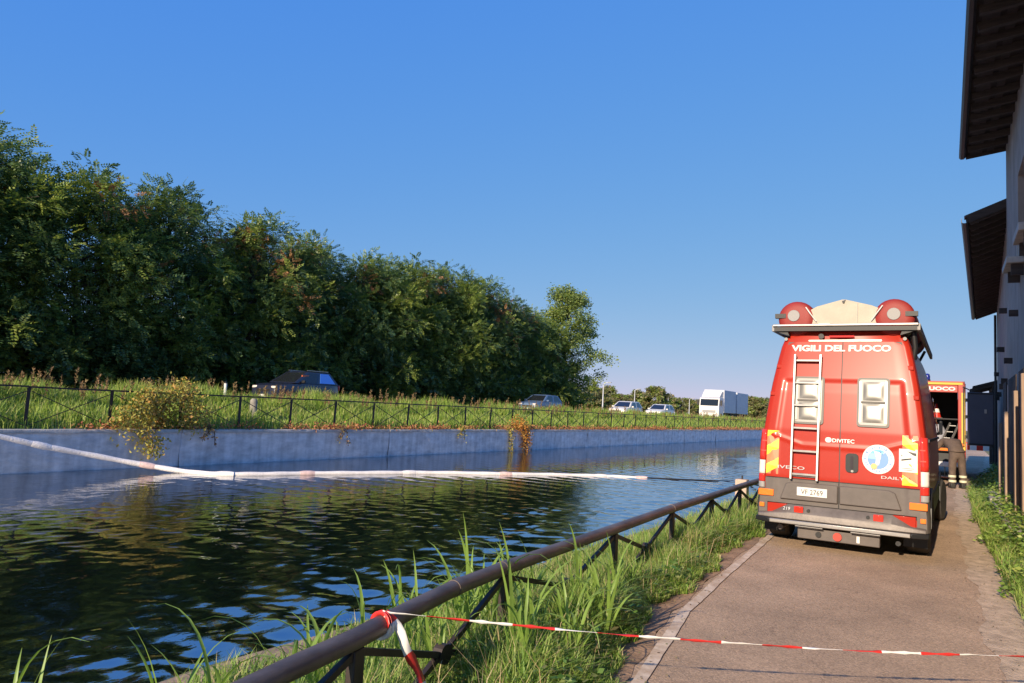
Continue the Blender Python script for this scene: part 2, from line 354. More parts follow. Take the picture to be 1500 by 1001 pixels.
setp(MB().add([(-24.2, -300, 1.149), (-24.08, -300, 1.149), (-24.08, 900, 1.149), (-24.2, 900, 1.149)], [(0, 1, 2, 3)]).build('far_road_line', m_line, fix=False), kind='structure')

# concrete wall along the far side of the canal: cast sections and a coping
def streak_conc():
    m = m_conc; n = m.node_tree.nodes; l = m.node_tree.links; b = n['Principled BSDF']; old = b.inputs['Base Color'].links[0].from_socket
    tc = n.new('ShaderNodeTexCoord'); mp = n.new('ShaderNodeMapping'); mp.inputs['Scale'].default_value = (1, 2.6, .22); l.new(tc.outputs['Object'], mp.inputs[0])
    t = n.new('ShaderNodeTexNoise'); t.inputs['Scale'].default_value = 1.6; t.inputs['Detail'].default_value = 7; l.new(mp.outputs[0], t.inputs['Vector'])
    r = n.new('ShaderNodeMapRange'); r.inputs[1].default_value = .36; r.inputs[2].default_value = .62; r.inputs[3].default_value = .82; r.inputs[4].default_value = 1.06; l.new(t.outputs[0], r.inputs[0])
    sep = n.new('ShaderNodeSeparateXYZ'); l.new(tc.outputs['Object'], sep.inputs[0])
    nz = n.new('ShaderNodeTexNoise'); nz.inputs['Scale'].default_value = 3; l.new(tc.outputs['Object'], nz.inputs['Vector'])
    ad = n.new('ShaderNodeMath'); ad.operation = 'MULTIPLY_ADD'; ad.inputs[1].default_value = .12; l.new(nz.outputs[0], ad.inputs[0]); l.new(sep.outputs[2], ad.inputs[2])
    wet = n.new('ShaderNodeMapRange'); wet.inputs[1].default_value = WATER+.09; wet.inputs[2].default_value = WATER+.16; wet.inputs[3].default_value = .28; wet.inputs[4].default_value = 1; l.new(ad.outputs[0], wet.inputs[0])
    mu = n.new('ShaderNodeMath'); mu.operation = 'MULTIPLY'; l.new(r.outputs[0], mu.inputs[0]); l.new(wet.outputs[0], mu.inputs[1])
    sc = n.new('ShaderNodeVectorMath'); sc.operation = 'SCALE'; l.new(old, sc.inputs[0]); l.new(mu.outputs[0], sc.inputs['Scale']); l.new(sc.outputs[0], b.inputs['Base Color'])
streak_conc()
wall = thing('canal_wall', (WX, 0, WATER), 'long stained grey concrete wall holding up the opposite canal bank', 'wall')
y = -14.0; k = 0
while y < 230:
    L = 9.2 if y < 100 else 26; mb = MB(); ny = 40; nz_ = 9; k += 1
    ph = rnd.random()*9
    def fn(u, v, y=y, L=L, ph=ph):
        yy = y + .008 + (L-.016)*u; z = -1.0 + (1.96)*v
        d = .018*sin(yy*2.3+z*3+ph) + .014*sin(yy*5.1-z*4.2) + .010*sin(yy*9.7+z*7+ph) + rnd.uniform(-.006, .006)
        return (-.02*(1-v)+d*(1 if 0 < v < 1 else .3), yy, z)
    mb.grid(fn, ny, nz_); mb.box(-.32, -.05, y+.008, y+L-.008, -1, .95)
    mb.build('wall_section', m_conc, wall, smooth=60, fix=False)
    mb = MB(); cy = [y+.01+(L-.02)*i/24 for i in range(25)]
    mb.loft([[(-.34, q, .962), (.035+rnd.uniform(-.018, .012), q, .962), (.04+rnd.uniform(-.018, .012), q, 1.0+rnd.uniform(-.006, .01)), (.02, q, 1.05+rnd.uniform(-.008, .012)), (-.34, q, 1.055)] for q in cy])
    mb.build('coping', m_cope, wall, smooth=40)
    y += L

# ---------------------------------------------------------------- fence on the far bank (posts every 2.1 m, one rail, crossed bars)
FX = -19.72; FB = .42; FT = 1.5; SP = 2.11
fy0 = gx(43, 562, FX).y - SP*3
ff = thing('far_railing', (FX, fy0, FB), 'long low dark railing with crossed bars on the opposite canal bank', 'railing')
post_me = MB().box(-.02, .02, -.036, .036, -.1, FT-FB-.03).mesh('post', m_fence)
brace_up = MB().bar((0, .05, .12), (0, SP-.05, FT-FB-.12), .019, .019).mesh('brace', m_fence)
brace_dn = MB().bar((.027, .05, FT-FB-.12), (.027, SP-.05, .12), .019, .019).mesh('brace', m_fence)
NP = 58
for i in range(NP):
    p = link('post', post_me, ff, (0, i*SP, 0), (0, 0, 0))
    p.rotation_euler = (rnd.uniform(-.02, .06)*-1, rnd.uniform(-.02, .03), 0)
    if i < NP-1:
        link('brace', brace_up, ff, (.03, i*SP, 0)); link('brace', brace_dn, ff, (.03, i*SP, 0))
for i in range(0, NP-1, 3):
    MB().box(-.03, .03, i*SP+.005, min(NP-1, i+3)*SP-.005, FT-FB-.03, FT-FB+.012).build('top_rail', m_fence, ff, loc=(0, 0, rnd.uniform(-.008, .008)))

# ---------------------------------------------------------------- railing on the near bank: thick pipe, posts, crossed bars
RZ = .53
railpx = [(421, 982), (523, 935), (600, 894), (669, 860), (740, 832), (901, 775), (985, 745), (1043, 727), (1084, 713), (1110, 705)]
rp = [gz(x, y, RZ) for x, y in railpx]
d0 = (rp[0]-rp[2]).normalized(); rp = [rp[0]+d0*2.2] + rp
d1 = Vector((-.02, 1, 0)).normalized(); rp = rp + [rp[-1] + d1*q for q in (2, 6, 12, 20, 30, 42)]
def rail_at(y):
    for a, b in zip(rp, rp[1:]):
        if a.y <= y <= b.y: return a.lerp(b, (y-a.y)/(b.y-a.y))
    return rp[-1]
nr = thing('pipe_railing', (rp[5].x, rp[5].y, 0), 'thick brown pipe handrail on dark posts with crossed bars beside the grass verge', 'railing')
off = nr.location.copy()
segs = [rp[0:5], rp[4:6], rp[5:8], rp[7:12]] + [rp[11:13], rp[12:14], rp[13:15], rp[14:]]
for sg in segs:
    if len(sg) < 2: continue
    a = [p-off for p in sg]; a[0] = a[0]+(a[1]-a[0]).normalized()*.004
    MB().tube(a, .047, 16).build('handrail', m_rail, nr, smooth=50)
for sg in segs[:6]:                               # welded sleeves at the joints
    p = sg[-1]-off; d = (sg[-1]-sg[-2]).normalized(); MB().tube([p-d*.05, p+d*.05], .0505, 16).build('sleeve', m_rail, nr, smooth=50)
pys = [gz(523, 935, RZ).y, gz(740, 832, RZ).y, gz(901, 775, RZ).y, gz(985, 745, RZ).y, gz(1043, 727, RZ).y, gz(1084, 713, RZ).y]
pys = [pys[0]-1.85] + pys + [pys[-1]+1.85*k for k in range(1, 12)]
pp = [rail_at(y) for y in pys]; pz = []
for i, p in enumerate(pp):
    g = near_z(p.x, p.y); q = p-off
    dr = (pp[min(i+1, len(pp)-1)]-pp[max(0, i-1)]); dr.z = 0; dr.normalize()
    mb = MB().bar((q.x, q.y, g-.12), (q.x, q.y, RZ-.045), .045, .085, up=dr)
    mb.build('post', m_fence, nr, bevel=.006)
for i, (a, b) in enumerate(zip(pp, pp[1:])):
    a = a-off; b = b-off; d = (b-a).normalized(); c = (a+b)/2; zt = RZ-.07; zb = -.02; zm = (zt+zb)/2
    for P, z0, z1 in ((a, zt, zm), (b, zt, zm), (a, zb, zm), (b, zb, zm)):
        s = 1 if P is a else -1; st = P+d*.045*s
        MB().bar((st.x, st.y, z0), (c.x-d.x*.03*s, c.y-d.y*.03*s, z1), .028, .034).build('brace', m_fence, nr)
    MB().tube([(c.x-.03, c.y, zm), (c.x+.03, c.y, zm)], .055, 12).build('hub', m_fence, nr)
    MB().bar((a.x+d.x*.045, a.y+d.y*.045, zb-.02), (b.x-d.x*.045, b.y-d.y*.045, zb-.02), .03, .035).build('lower_rail', m_fence, nr)

# small pale concrete mooring post on the near bank edge
blk = gx(1087, 710, -4.3)
mp_ = thing('mooring_post', (-4.3, blk.y, near_z(-4.3, blk.y)-.05), 'pale pinkish concrete post standing at the water edge behind the pipe railing', 'post')
MB().box(-.13, .13, -.13, .13, 0, .58).build('post', mat('pink_concrete', (.5, .38, .3), .9, var=.25, scale=8, bump=.3, bscale=40), mp_, bevel=.02)
MB().tube([(0, 0, .575), (0, 0, .66)], .018, 8).build('iron_pin', m_fence, mp_)

# ---------------------------------------------------------------- absorbent boom across the canal
bpx = [(280, 691), (330, 694), (390, 694), (450, 693), (520, 692.5), (600, 692), (670, 692.5), (740, 694), (810, 695), (880, 697), (940, 700)]
pts = [Vector((WX+.16, gx(-70, 625, WX).y, .38)), gx(-20, 636, -19.18), gx(60, 653, -19.0), gx(140, 668, -18.75), gx(215, 682, -18.3)] + [gz(x, y+1, WATER+(.03 if x < 700 else .03-.05*(x-700)/240)) for x, y in bpx]
bm_ = thing('absorbent_boom', pts[5], 'white absorbent sausage boom floating across the canal and tied up to the far wall', 'boom')
m_boom = mat('white_boom_fabric', (.78, .73, .68), .85, var=.12, scale=6, bump=.5, bscale=25); m_boomr = mat('pinkish_boom_patch', (.72, .52, .46), .85, var=.2, scale=9)
def cat(ps, n):
    out = []
    for i in range(len(ps)-1):
        p0 = ps[max(0, i-1)]; p1 = ps[i]; p2 = ps[i+1]; p3 = ps[min(len(ps)-1, i+2)]
        for k in range(n):
            t = k/n; out.append(.5*((2*p1)+(p2-p0)*t+(2*p0-5*p1+4*p2-p3)*t*t+(3*p1-p0-3*p2+p3)*t**3))
    return out+[ps[-1]]
cl = cat(pts, 12); 
for i in range(0, len(cl)-1, 24):
    sg = [p-bm_.location for p in cl[i:i+25]]
    if len(sg) < 3: continue
    nn = len(sg); rs = [(.066 + .005*sin(k*.7+i))*(1 if 1 < k < nn-2 else (.95 if k in (1, nn-2) else .6)) for k in range(nn)]
    o = MB().tube(sg, rs, 12).build('boom_segment', m_boom, bm_, smooth=60)
    j = sg[-1]; d = (sg[-1]-sg[-2]).normalized()
    MB().tube([j-d*.22, j-d*.1, j+d*.1, j+d*.22], [.068, .084, .084, .068], 12).build('boom_joint', m_boomr if (i//24) % 2 else m_boom, bm_, smooth=60)
end = [gz(x, y, WATER+.005) for x, y in ((940, 700), (990, 702.5), (1040, 704.5), (1090, 707))] + [Vector((BANK+.2, blk.y+4, -.3))]
MB().tube([p-bm_.location for p in cat(end, 8)], .03, 8).build('mooring_rope', m_black, bm_, smooth=60)

# ---------------------------------------------------------------- red and white barrier tape
mt = bpy.data.materials.new('striped_tape'); mt.use_nodes = True; n = mt.node_tree.nodes; l = mt.node_tree.links; b = n['Principled BSDF']; b.inputs['Roughness'].default_value = .35
uv = n.new('ShaderNodeUVMap'); uv.uv_map = 'UVMap'; sep = n.new('ShaderNodeSeparateXYZ'); l.new(uv.outputs[0], sep.inputs[0])
md = n.new('ShaderNodeMath'); md.operation = 'FRACT'; l.new(sep.outputs[0], md.inputs[0])
gt = n.new('ShaderNodeMath'); gt.operation = 'GREATER_THAN'; gt.inputs[1].default_value = .5; l.new(md.outputs[0], gt.inputs[0])
mx = n.new('ShaderNodeMix'); mx.data_type = 'RGBA'; mx.inputs[6].default_value = (.78, .75, .72, 1); mx.inputs[7].default_value = (.6, .035, .03, 1); l.new(gt.outputs[0], mx.inputs[0]); l.new(mx.outputs[2], b.inputs['Base Color'])
def ribbon(name, pts, w, twist, parent, period=.42, u0=0, waver=0):
    vs = []; us = []; s = u0
    for i, p in enumerate(pts):
        d = (pts[min(i+1, len(pts)-1)]-pts[max(i-1, 0)]).normalized(); x = d.cross(Vector((0, 0, 1)))
        if x.length < .2: x = Vector((1, 0, 0))
        x.normalize(); y = d.cross(x); a = twist(i/(len(pts)-1)); e = x*cos(a)+y*sin(a); ww = w*(1-waver*abs(sin(i*.9)))
        vs += [p-e*ww/2, p, p+e*ww/2]; s += (p-pts[i-1]).length if i else 0; us += [s/period]*3
    vs = [v+Vector((0, 0, .001*(k % 3 == 1))) for k, v in enumerate(vs)]
    mb = MB(); mb.add(vs, [(3*i+k, 3*i+k+1, 3*i+k+4, 3*i+k+3) for i in range(len(pts)-1) for k in (0, 1)])
    me = mb.mesh(name, mt, fix=False); u = me.uv_layers.new(name='UVMap')
    for lp in me.loops: u.data[lp.index].uv = (us[lp.vertex_index], .5)
    me.polygons.foreach_set('use_smooth', [True]*len(me.polygons))
    o = link(name, me, parent); md = o.modifiers.new('thick', 'SOLIDIFY'); md.thickness = .0015; return o
tie = rail_at(gz(556, 915, RZ).y)
tr = gz(1500, 957, .47); far_end = tr + (tr-tie)*.25
tp = thing('barrier_tape', tie, 'red and white barrier tape tied to the pipe railing and stretched across the road', 'tape')
o0 = tp.location
pl = [tie.lerp(far_end, t/120) + Vector((0, 0, .06*(1-t/120) - .05*sin(pi*t/120))) - o0 for t in range(121)]
ribbon('stretched_tape', pl, .019, lambda t: 1.25+1.1*sin(t*19)+.6*sin(t*43), tp, waver=.6)
dg = gz(612, 1003, .02)
dl = [Vector((.02, .0, .06)).lerp(Vector((.28, .26, -.58)), t/18)+Vector((.018*sin(t*.5), .012*sin(t*.9), .03*sin(pi*t/18))) for t in range(19)]
ribbon('loose_tape_end', dl, .055, lambda t: .6+1.3*sin(t*6), tp, waver=.25, u0=.28, period=.34)
lp = [Vector((cos(a)*.0575, sin(a)*.008+a*.003-.02, sin(a)*.0575)) for a in [k*.35 for k in range(38)]]
ribbon('tape_knot', lp, .022, lambda t: 1.57+.3*sin(t*30), tp, u0=.25)
# ================================================================== VEGETATION
def leaf_quads(base, dirv, up, length, width):
    """rhombus leaves: base, side, tip, side."""
    side = np.cross(dirv, up); side /= np.linalg.norm(side, axis=1)[:, None]+1e-9
    m = base + dirv*(length*.5)[:, None] + up*(length*.04)[:, None]
    V = np.stack([base, m-side*(width/2)[:, None], base+dirv*length[:, None], m+side*(width/2)[:, None]], 1).reshape(-1, 3)
    b = np.arange(len(base))[:, None]*4
    return V, b+np.array([[0, 1, 2, 3]])
def unit(v): return v/(np.linalg.norm(v, axis=-1, keepdims=True)+1e-9)

m_leaf = mat('locust_leaf', (.05, .09, .025), .38, trans=.3, island=[(.042, .088, .038), (.07, .13, .045), (.11, .18, .052), (.18, .24, .068)])
m_leaf_y = mat('yellow_sunlit_leaf', (.11, .16, .03), .4, trans=.35, island=[(.14, .21, .04), (.23, .31, .06), (.33, .36, .09)])  # yellow leaf tone, also paints sunlit highlights onto random crown clumps
m_pod = mat('brown_seed_pods', (.22, .10, .04), .7, trans=.2, island=[(.2, .09, .035), (.3, .15, .06), (.36, .2, .08)])
m_bark = mat('bark', (.07, .055, .042), .9, var=.4, scale=8, bump=.6, bscale=30)
m_poplar = mat('poplar_leaf', (.09, .14, .04), .45, trans=.3, island=[(.10, .16, .04), (.17, .24, .06), (.25, .29, .09)])
m_dist = mat('distant_leaf', (.10, .12, .05), .6, trans=.25, island=[(.10, .13, .05), (.16, .19, .07), (.24, .22, .10), (.34, .26, .13)])

def envelope(t, kind):
    if kind == 'locust': return lerp([(0, .55), (.12, .85), (.35, 1), (.62, .92), (.82, .66), (.93, .42), (1, .12)], t)
    if kind == 'poplar': return lerp([(0, .35), (.2, .75), (.45, 1), (.7, .85), (.88, .5), (1, .1)], t)
    return lerp([(0, .6), (.3, 1), (.7, .85), (1, .2)], t)
def make_tree(seed, H, R, kind='locust', nl=34, spr=3600):
    r = np.random.default_rng(seed); mb = MB()
    lean = r.uniform(-.06, .06, 2); top = .9*H
    tp = [Vector((lean[0]*z+.12*sin(z*.9+seed), lean[1]*z+.12*cos(z*.7+seed), z)) for z in np.linspace(-.1, top, 9)]
    mb.tube(tp, [max(.025, .017*H*(1-.9*i/8)+.01) for i in range(9)], 8)
    def trunk(z): k = min(7.99, max(0, (z+.1)/(top+.1)*8)); i = int(k); return tp[i].lerp(tp[i+1], k-i)
    clumps = []; ga = 2.4
    for i in range(nl):
        t = (i+.5)/nl; z0 = H*(.08+.78*t**1.05); a = i*ga + r.uniform(-.4, .4); p0 = trunk(z0)
        rise = (.15+.5*t)*(1.5 if kind == 'poplar' else 1); zt = min(.985, z0/H+rise*.16*r.uniform(.5, 1.5)); L = R*envelope(zt, kind)*r.uniform(.72, 1.1)
        p2 = Vector((p0.x+cos(a)*L, p0.y+sin(a)*L, zt*H)); p1 = p0.lerp(p2, .5)+Vector((r.uniform(-.2, .2), r.uniform(-.2, .2), .12*L))
        mb.tube([p0, p1, p2], [.012*H*(1-.7*t)*.5+.012, .02, .008], 5)
        for s in (.45, .66, .84, 1.0):
            q = p0.lerp(p1, s*2) if s < .5 else p1.lerp(p2, s*2-1)
            q = q+Vector(r.normal(0, .22*R/3, 3)); clumps.append((np.array(q), (.42+.34*r.random())*R/3.0*(1.1 if s < .9 else .9)))
    for i in range(int(nl*.35)):                 # leading shoots on top
        a = r.uniform(0, 2*pi); tt = r.uniform(.80, .97); L = R*envelope(tt, kind)*.8*r.random()**.5; mb.tube([trunk(tt*H*.8), (tp[-1].x+cos(a)*L, tp[-1].y+sin(a)*L, tt*H)], [.03, .008], 5)
        clumps.append((np.array([tp[-1].x+cos(a)*L, tp[-1].y+sin(a)*L, tt*H]), .34*R/3))
    n = len(clumps); cc = np.array([c for c, _ in clumps]); cr = np.array([q for _, q in clumps]); cm = r.random(n)
    pk = r.choice(n, spr, p=cr**2/np.sum(cr**2))
    dv = unit(r.normal(size=(spr, 3))*np.array([1, 1, .75])); rad = r.random(spr)**.42
    base = cc[pk]+dv*(cr[pk]*rad)[:, None]
    base[:, 2] = np.maximum(base[:, 2], .25)
    ou = unit(dv+unit(cc[pk]*np.array([1, 1, 0])+1e-6)*.5+r.normal(0, .45, (spr, 3))+np.array([0, 0, .12])); ou[:, 2] -= .12; ou = unit(ou)
    upv = unit(np.array([0, 0, 1.])+r.normal(0, .35, (spr, 3))); upv = unit(upv-ou*np.sum(upv*ou, 1)[:, None]); sd = np.cross(ou, upv)
    B_, D_, U_, L_, W_, K_ = [], [], [], [], [], []
    if kind == 'locust':
        ln = r.uniform(.26, .46, spr)*R/3; k = 5
        for j in range(k):
            s = (j+.6)/k; p = base+ou*(ln*s)[:, None]-upv*(ln*.22*s*s)[:, None]
            for sg in (-1, 1):
                d = unit(ou*.45+sd*sg+upv*r.uniform(-.3, .25, spr)[:, None]); B_.append(p); D_.append(d); U_.append(unit(upv+r.normal(0, .25, (spr, 3)))); L_.append(np.full(spr, .118)*R/3*(1-.25*abs(s-.5))); W_.append(np.full(spr, .06)*R/3); K_.append(pk)
        B_.append(base+ou*ln[:, None]*.95-upv*(ln*.2)[:, None]); D_.append(ou); U_.append(upv); L_.append(np.full(spr, .13)*R/3); W_.append(np.full(spr, .065)*R/3); K_.append(pk)
    else:
        for j in range(5):
            d = unit(r.normal(size=(spr, 3))+ou*.6); B_.append(base+r.normal(0, .12, (spr, 3))*R/2.5); D_.append(d); U_.append(unit(r.normal(size=(spr, 3))+np.array([0, 0, .6]))); q = (.17 if kind == 'poplar' else .42); L_.append(r.uniform(.7, 1.2, spr)*q*R/3); W_.append(r.uniform(.7, 1.1, spr)*q*.8*R/3); K_.append(pk)
    V, Q = leaf_quads(np.concatenate(B_), np.concatenate(D_), np.concatenate(U_), np.concatenate(L_), np.concatenate(W_))
    kk = np.concatenate(K_); mi = np.where(cm[kk] > .64, 1, 0)
    if kind == 'locust': mi = np.where((cm[kk] < .075) & (cc[kk][:, 2] > .55*H), 2, mi)
    return V, Q, mi, mb
def tree_meshes(seed, H, R, kind, mats, **k):
    V, Q, mi, mb = make_tree(seed, H, R, kind, **k)
    return mb.mesh('trunk', m_bark, smooth=60), np_mesh('crown', V, [Q], mats, mi)
LM = [m_leaf, m_leaf_y, m_pod]
protos = [tree_meshes(100+i, 10, 3.5+.25*(i % 3), 'locust', LM, nl=40, spr=6400) for i in range(5)]
def plant_tree(name, me, loc, sc, rz, label, cat, group):
    t = thing(name, loc, label, cat, group, rz); t.scale = sc
    link('trunk', me[0], t); link('crown', me[1], t); return t
# front row beyond the far road, then a second row filling the gaps behind it
row = [(-31.2, 7.5, 10.0), (-31.6, 12.2, 9.9), (-31.1, 16.4, 8.9), (-31.8, 20.6, 9.2), (-31.2, 25, 9.3), (-31.7, 29.2, 9.5), (-31.2, 33.4, 9.0), (-31.6, 37.6, 9.3), (-31.2, 41.6, 9.4), (-31.7, 45.8, 9.1), (-31.3, 49.8, 9.2), (-31.5, 53.6, 8.8), (-31.6, 57.2, 8.6)]
TL = {4: 'dense locust tree directly behind the dark blue off-roader', 9: 'dense locust tree above the grey blue hatchback', 12: 'last locust tree of the front row, beside the tall poplar', 11: 'second to last locust tree of the front row before the tall poplar', 3: 'dense locust tree rising behind the white marker post'}
for i, (x, y, h) in enumerate(row):
    s = h/10*rnd.uniform(.97, 1.05)
    plant_tree('locust_tree', protos[i % 5], (x, y, 1.15), (s*1.02, s*1.02, s), rnd.uniform(0, 6.28), TL.get(i, 'dense dark leafy locust tree in the long row along the far road'), 'tree', 'locust trees along the far road')
for i in range(9):
    x, y = -36.2+rnd.uniform(-.6, .6), 9+i*6.2; s = rnd.uniform(.86, .98)
    plant_tree('locust_tree', protos[(i*2+1) % 5], (x, y, 1.15), (s*1.1, s*1.1, s), rnd.uniform(0, 6.28), 'locust tree standing behind the first row along the far road', 'tree', 'locust trees behind the first row')
# undergrowth that closes the foot of the row
V, Q, mi, mb_ = make_tree(55, 2.6, 1.6, 'dist', nl=16, spr=1500)
und = (mb_.mesh('stem', m_bark), np_mesh('foliage', V, [Q], [m_leaf, m_leaf_y], mi))
for i in range(17):
    t = thing('roadside_bush', (-30.6+rnd.uniform(-.3, .2), 4+i*3.4+rnd.uniform(-.6, .6), 1.1), 'low dark bush filling the foot of the locust row', 'bush', 'bushes at the foot of the locust row', rnd.uniform(0, 6.28))
    q = rnd.uniform(.8, 1.2); t.scale = (q, q*1.2, q); link('stem', und[0], t); link('foliage', und[1], t)
pm = tree_meshes(301, 12, 2.9, 'poplar', [m_poplar, m_leaf_y], nl=36, spr=5200)
plant_tree('poplar_tree', pm, (-31.0, 60.6, 1.15), (1.25, 1.25, .98), .4, 'taller pale green poplar at the end of the locust row', 'tree', None)
pm2 = tree_meshes(302, 8, 2.6, 'poplar', [m_leaf_y, m_dist], nl=26, spr=2600)
plant_tree('small_poplar_tree', pm2, (-34.5, 60.0, 1.15), (1.1, 1.1, 1.15), .4, 'yellowish tree rising between the locust row and the tall poplar', 'tree', None)
# scattered distant trees
dm = [tree_meshes(400+i, 9, 3.4, 'dist', [m_dist, m_leaf_y], nl=22, spr=1300) for i in range(3)]
far = [(868, 565, 120), (880, 572, 128), (893, 566, 150), (905, 576, 150), (918, 578, 165), (934, 572, 170), (945, 580, 180), (962, 566, 165), (978, 579, 190), (992, 582, 195), (1008, 583, 210), (1024, 586, 220), (1042, 587, 230), (1062, 584, 240), (1082, 582, 225), (1098, 580, 215), (1112, 582, 210), (1130, 584, 215), (1155, 588, 230), (1185, 592, 250), (1215, 594, 260), (1250, 597, 280), (1290, 600, 300), (1330, 604, 320), (1375, 608, 330)]
for i, (px, py, Y) in enumerate(far):
    p = gy(px, py, Y); h = max(3, p.z-1.2)
    plant_tree('distant_tree', dm[i % 3], (p.x, Y, 1.0 if p.x < -20 else 0), (h/9*1.5, h/9*1.5, h/9), rnd.uniform(0, 6), 'small hazy tree on the skyline far beyond the far road', 'tree', 'distant trees on the skyline')

# ---------------------------------------------------------------- grass of the far bank
def scatter(n, f): return np.array([f() for _ in range(n)])
def far_pt(y0, y1, x0, x1): x = rnd.uniform(x0, x1); y = y0+(y1-y0)*rnd.random()**1.6; return (x, y, far_z(x, y)-.02)
Vs, P4, P3, o_ = [], [], [], 0
for cnt, x0, x1, h0, h1, w in ((42000, -22.2, -19.75, .3, .55, .024), (46000, -23.6, -21.6, .45, .8, .024), (6000, -19.98, -19.62, .12, .35, .02), (9000, -31.3, -30.05, .2, .6, .03)):
    b_ = scatter(cnt, lambda: far_pt(5, 112, x0, x1))
    V, (q, t) = blades(b_, rng.uniform(h0, h1, cnt)*(1+.25*np.sin(b_[:, 1]*.9)+.2*np.sin(b_[:, 1]*2.3+1)), np.full(cnt, w)*(1+b_[:, 1]/90), rng.uniform(0, 6.28, cnt), rng.uniform(.1, .7, cnt), rng)
    Vs.append(V); P4.append(q+o_); P3.append(t+o_); o_ += len(V)
setp(link('far_bank_grass', np_mesh('far_bank_grass', np.concatenate(Vs), [np.concatenate(P4), np.concatenate(P3)], m_grass)), 'tall pale green grass covering the opposite canal bank behind the dark railing', 'grass', kind='stuff')
# rusty weeds along the coping
m_rust = mat('rusty_weed', (.3, .12, .06), .7, trans=.3, island=[(.3, .09, .05), (.5, .18, .09), (.55, .28, .12), (.3, .25, .07)])
n = 9000; b_ = np.zeros((n, 3)); cen = np.array([rnd.uniform(11, 105) for _ in range(240)]); pk = rng.integers(0, 240, n)
b_[:, 1] = cen[pk]+rng.normal(0, .35, n); b_[:, 0] = rng.uniform(-19.78, -19.34, n); b_[:, 2] = .46+np.abs(rng.normal(0, .09, n))
V, Q = leaf_quads(b_, unit(rng.normal(size=(n, 3))+np.array([.3, 0, .3])), unit(rng.normal(size=(n, 3))+np.array([0, 0, 1])), rng.uniform(.05, .12, n)*(1+b_[:, 1]/80), rng.uniform(.03, .06, n))
setp(link('coping_weeds', np_mesh('coping_weeds', V, [Q], m_rust)), 'rusty red weeds growing along the top of the canal wall', 'weeds', kind='stuff')
# seed heads and tall weeds sticking out of the grass
m_seed = mat('dry_weed', (.3, .22, .1), .7, trans=.3, island=[(.16, .15, .05), (.27, .2, .09), (.34, .2, .1), (.2, .12, .06)])
Vs, Q_, o_ = [], [], 0
for i in range(420):
    x = rnd.uniform(-23.6, -21.2); y = 6+100*rnd.random()**1.7; h = rnd.uniform(.6, 1.0); k = 34
    z = far_z(x, y); a = rng.uniform(0, 6.28, k); zz = np.concatenate([rng.uniform(.5, 1, k-6)*h, np.linspace(0, .9, 6)*h])
    ln = np.concatenate([rng.uniform(.05, .12, k-6), np.full(6, h*.2)]); d = np.stack([np.cos(a)*.7, np.sin(a)*.7, np.full(k, .8)], 1); d[-6:] = (.03, .02, 1)
    lx = rnd.uniform(-.15, .15); bb = np.stack([x+zz*lx, y+zz*.1, z+zz], 1)
    V, q = leaf_quads(bb, unit(d), unit(rng.normal(size=(k, 3))), ln, np.concatenate([np.full(k-6, .03), np.full(6, .012)])*(1+y/60)); Vs.append(V); Q_.append(q+o_); o_ += len(V)
setp(link('tall_weeds', np_mesh('tall_weeds', np.concatenate(Vs), [np.concatenate(Q_)], m_seed)), 'dry brown seed heads of tall weeds above the far bank grass', 'weeds', kind='stuff')

# creepers and a shrub hanging over the canal wall
def creeper(name, cpts, spread, n, m, label, rad=.2):
    base = Vector(cpts[0][0]); t = thing(name, (base.x, base.y, WTOP), label, 'creeper'); L = t.location; mb = MB(); Bs = []
    for c in cpts:
        c = cat([Vector(p) for p in c], 6); mb.tube([p-L for p in c], .012, 5)
        for p in c: Bs.append(np.array(p-L))
    Bs = np.array(Bs); pk = rng.integers(0, len(Bs), n); b_ = Bs[pk]+rng.normal(0, rad, (n, 3))*np.array([.5, 1, 1])
    V, Q = leaf_quads(b_, unit(rng.normal(size=(n, 3))+np.array([.4, 0, -.2])), unit(rng.normal(size=(n, 3))+np.array([.5, 0, .6])), rng.uniform(.07, .14, n), rng.uniform(.04, .08, n))
    mb.build('stem', m_bark, t); setp(link('leaf_mass', np_mesh('leaf_mass', V, [Q], m), t), kind='stuff'); return t
m_org = mat('orange_creeper_leaf', (.4, .18, .04), .6, trans=.35, island=[(.4, .16, .03), (.6, .27, .05), (.65, .36, .09), (.4, .32, .07)])
m_yel = mat('yellow_green_leaf', (.25, .24, .05), .6, trans=.35, island=[(.2, .2, .04), (.36, .34, .07), (.5, .42, .1), (.55, .3, .08)])
vy = gx(765, 640, -19.3).y
creeper('orange_creeper', [[(-19.6, vy-.3, .75), (-19.3, vy, .6), (-19.25, vy+.15, .1), (-19.27, vy+.3, -.5)], [(-19.6, vy-.1, .7), (-19.3, vy+.3, .55), (-19.25, vy+.45, .0), (-19.27, vy+.5, -.55)], [(-19.6, vy-.6, .6), (-19.32, vy-.5, .5)]], 1, 1300, m_org, 'orange leafed creeper hanging down the canal wall into the water')
creeper('green_trailing_vine', [[(-19.5, vy-1.3, .6), (-19.27, vy-1.25, .4), (-19.27, vy-1.1, -.1), (-19.29, vy-1.0, -.56)]], 1, 260, m_yel, 'thin green vine trailing down the wall beside the orange creeper', .09)
y0 = gx(235, 590, -19.6).y
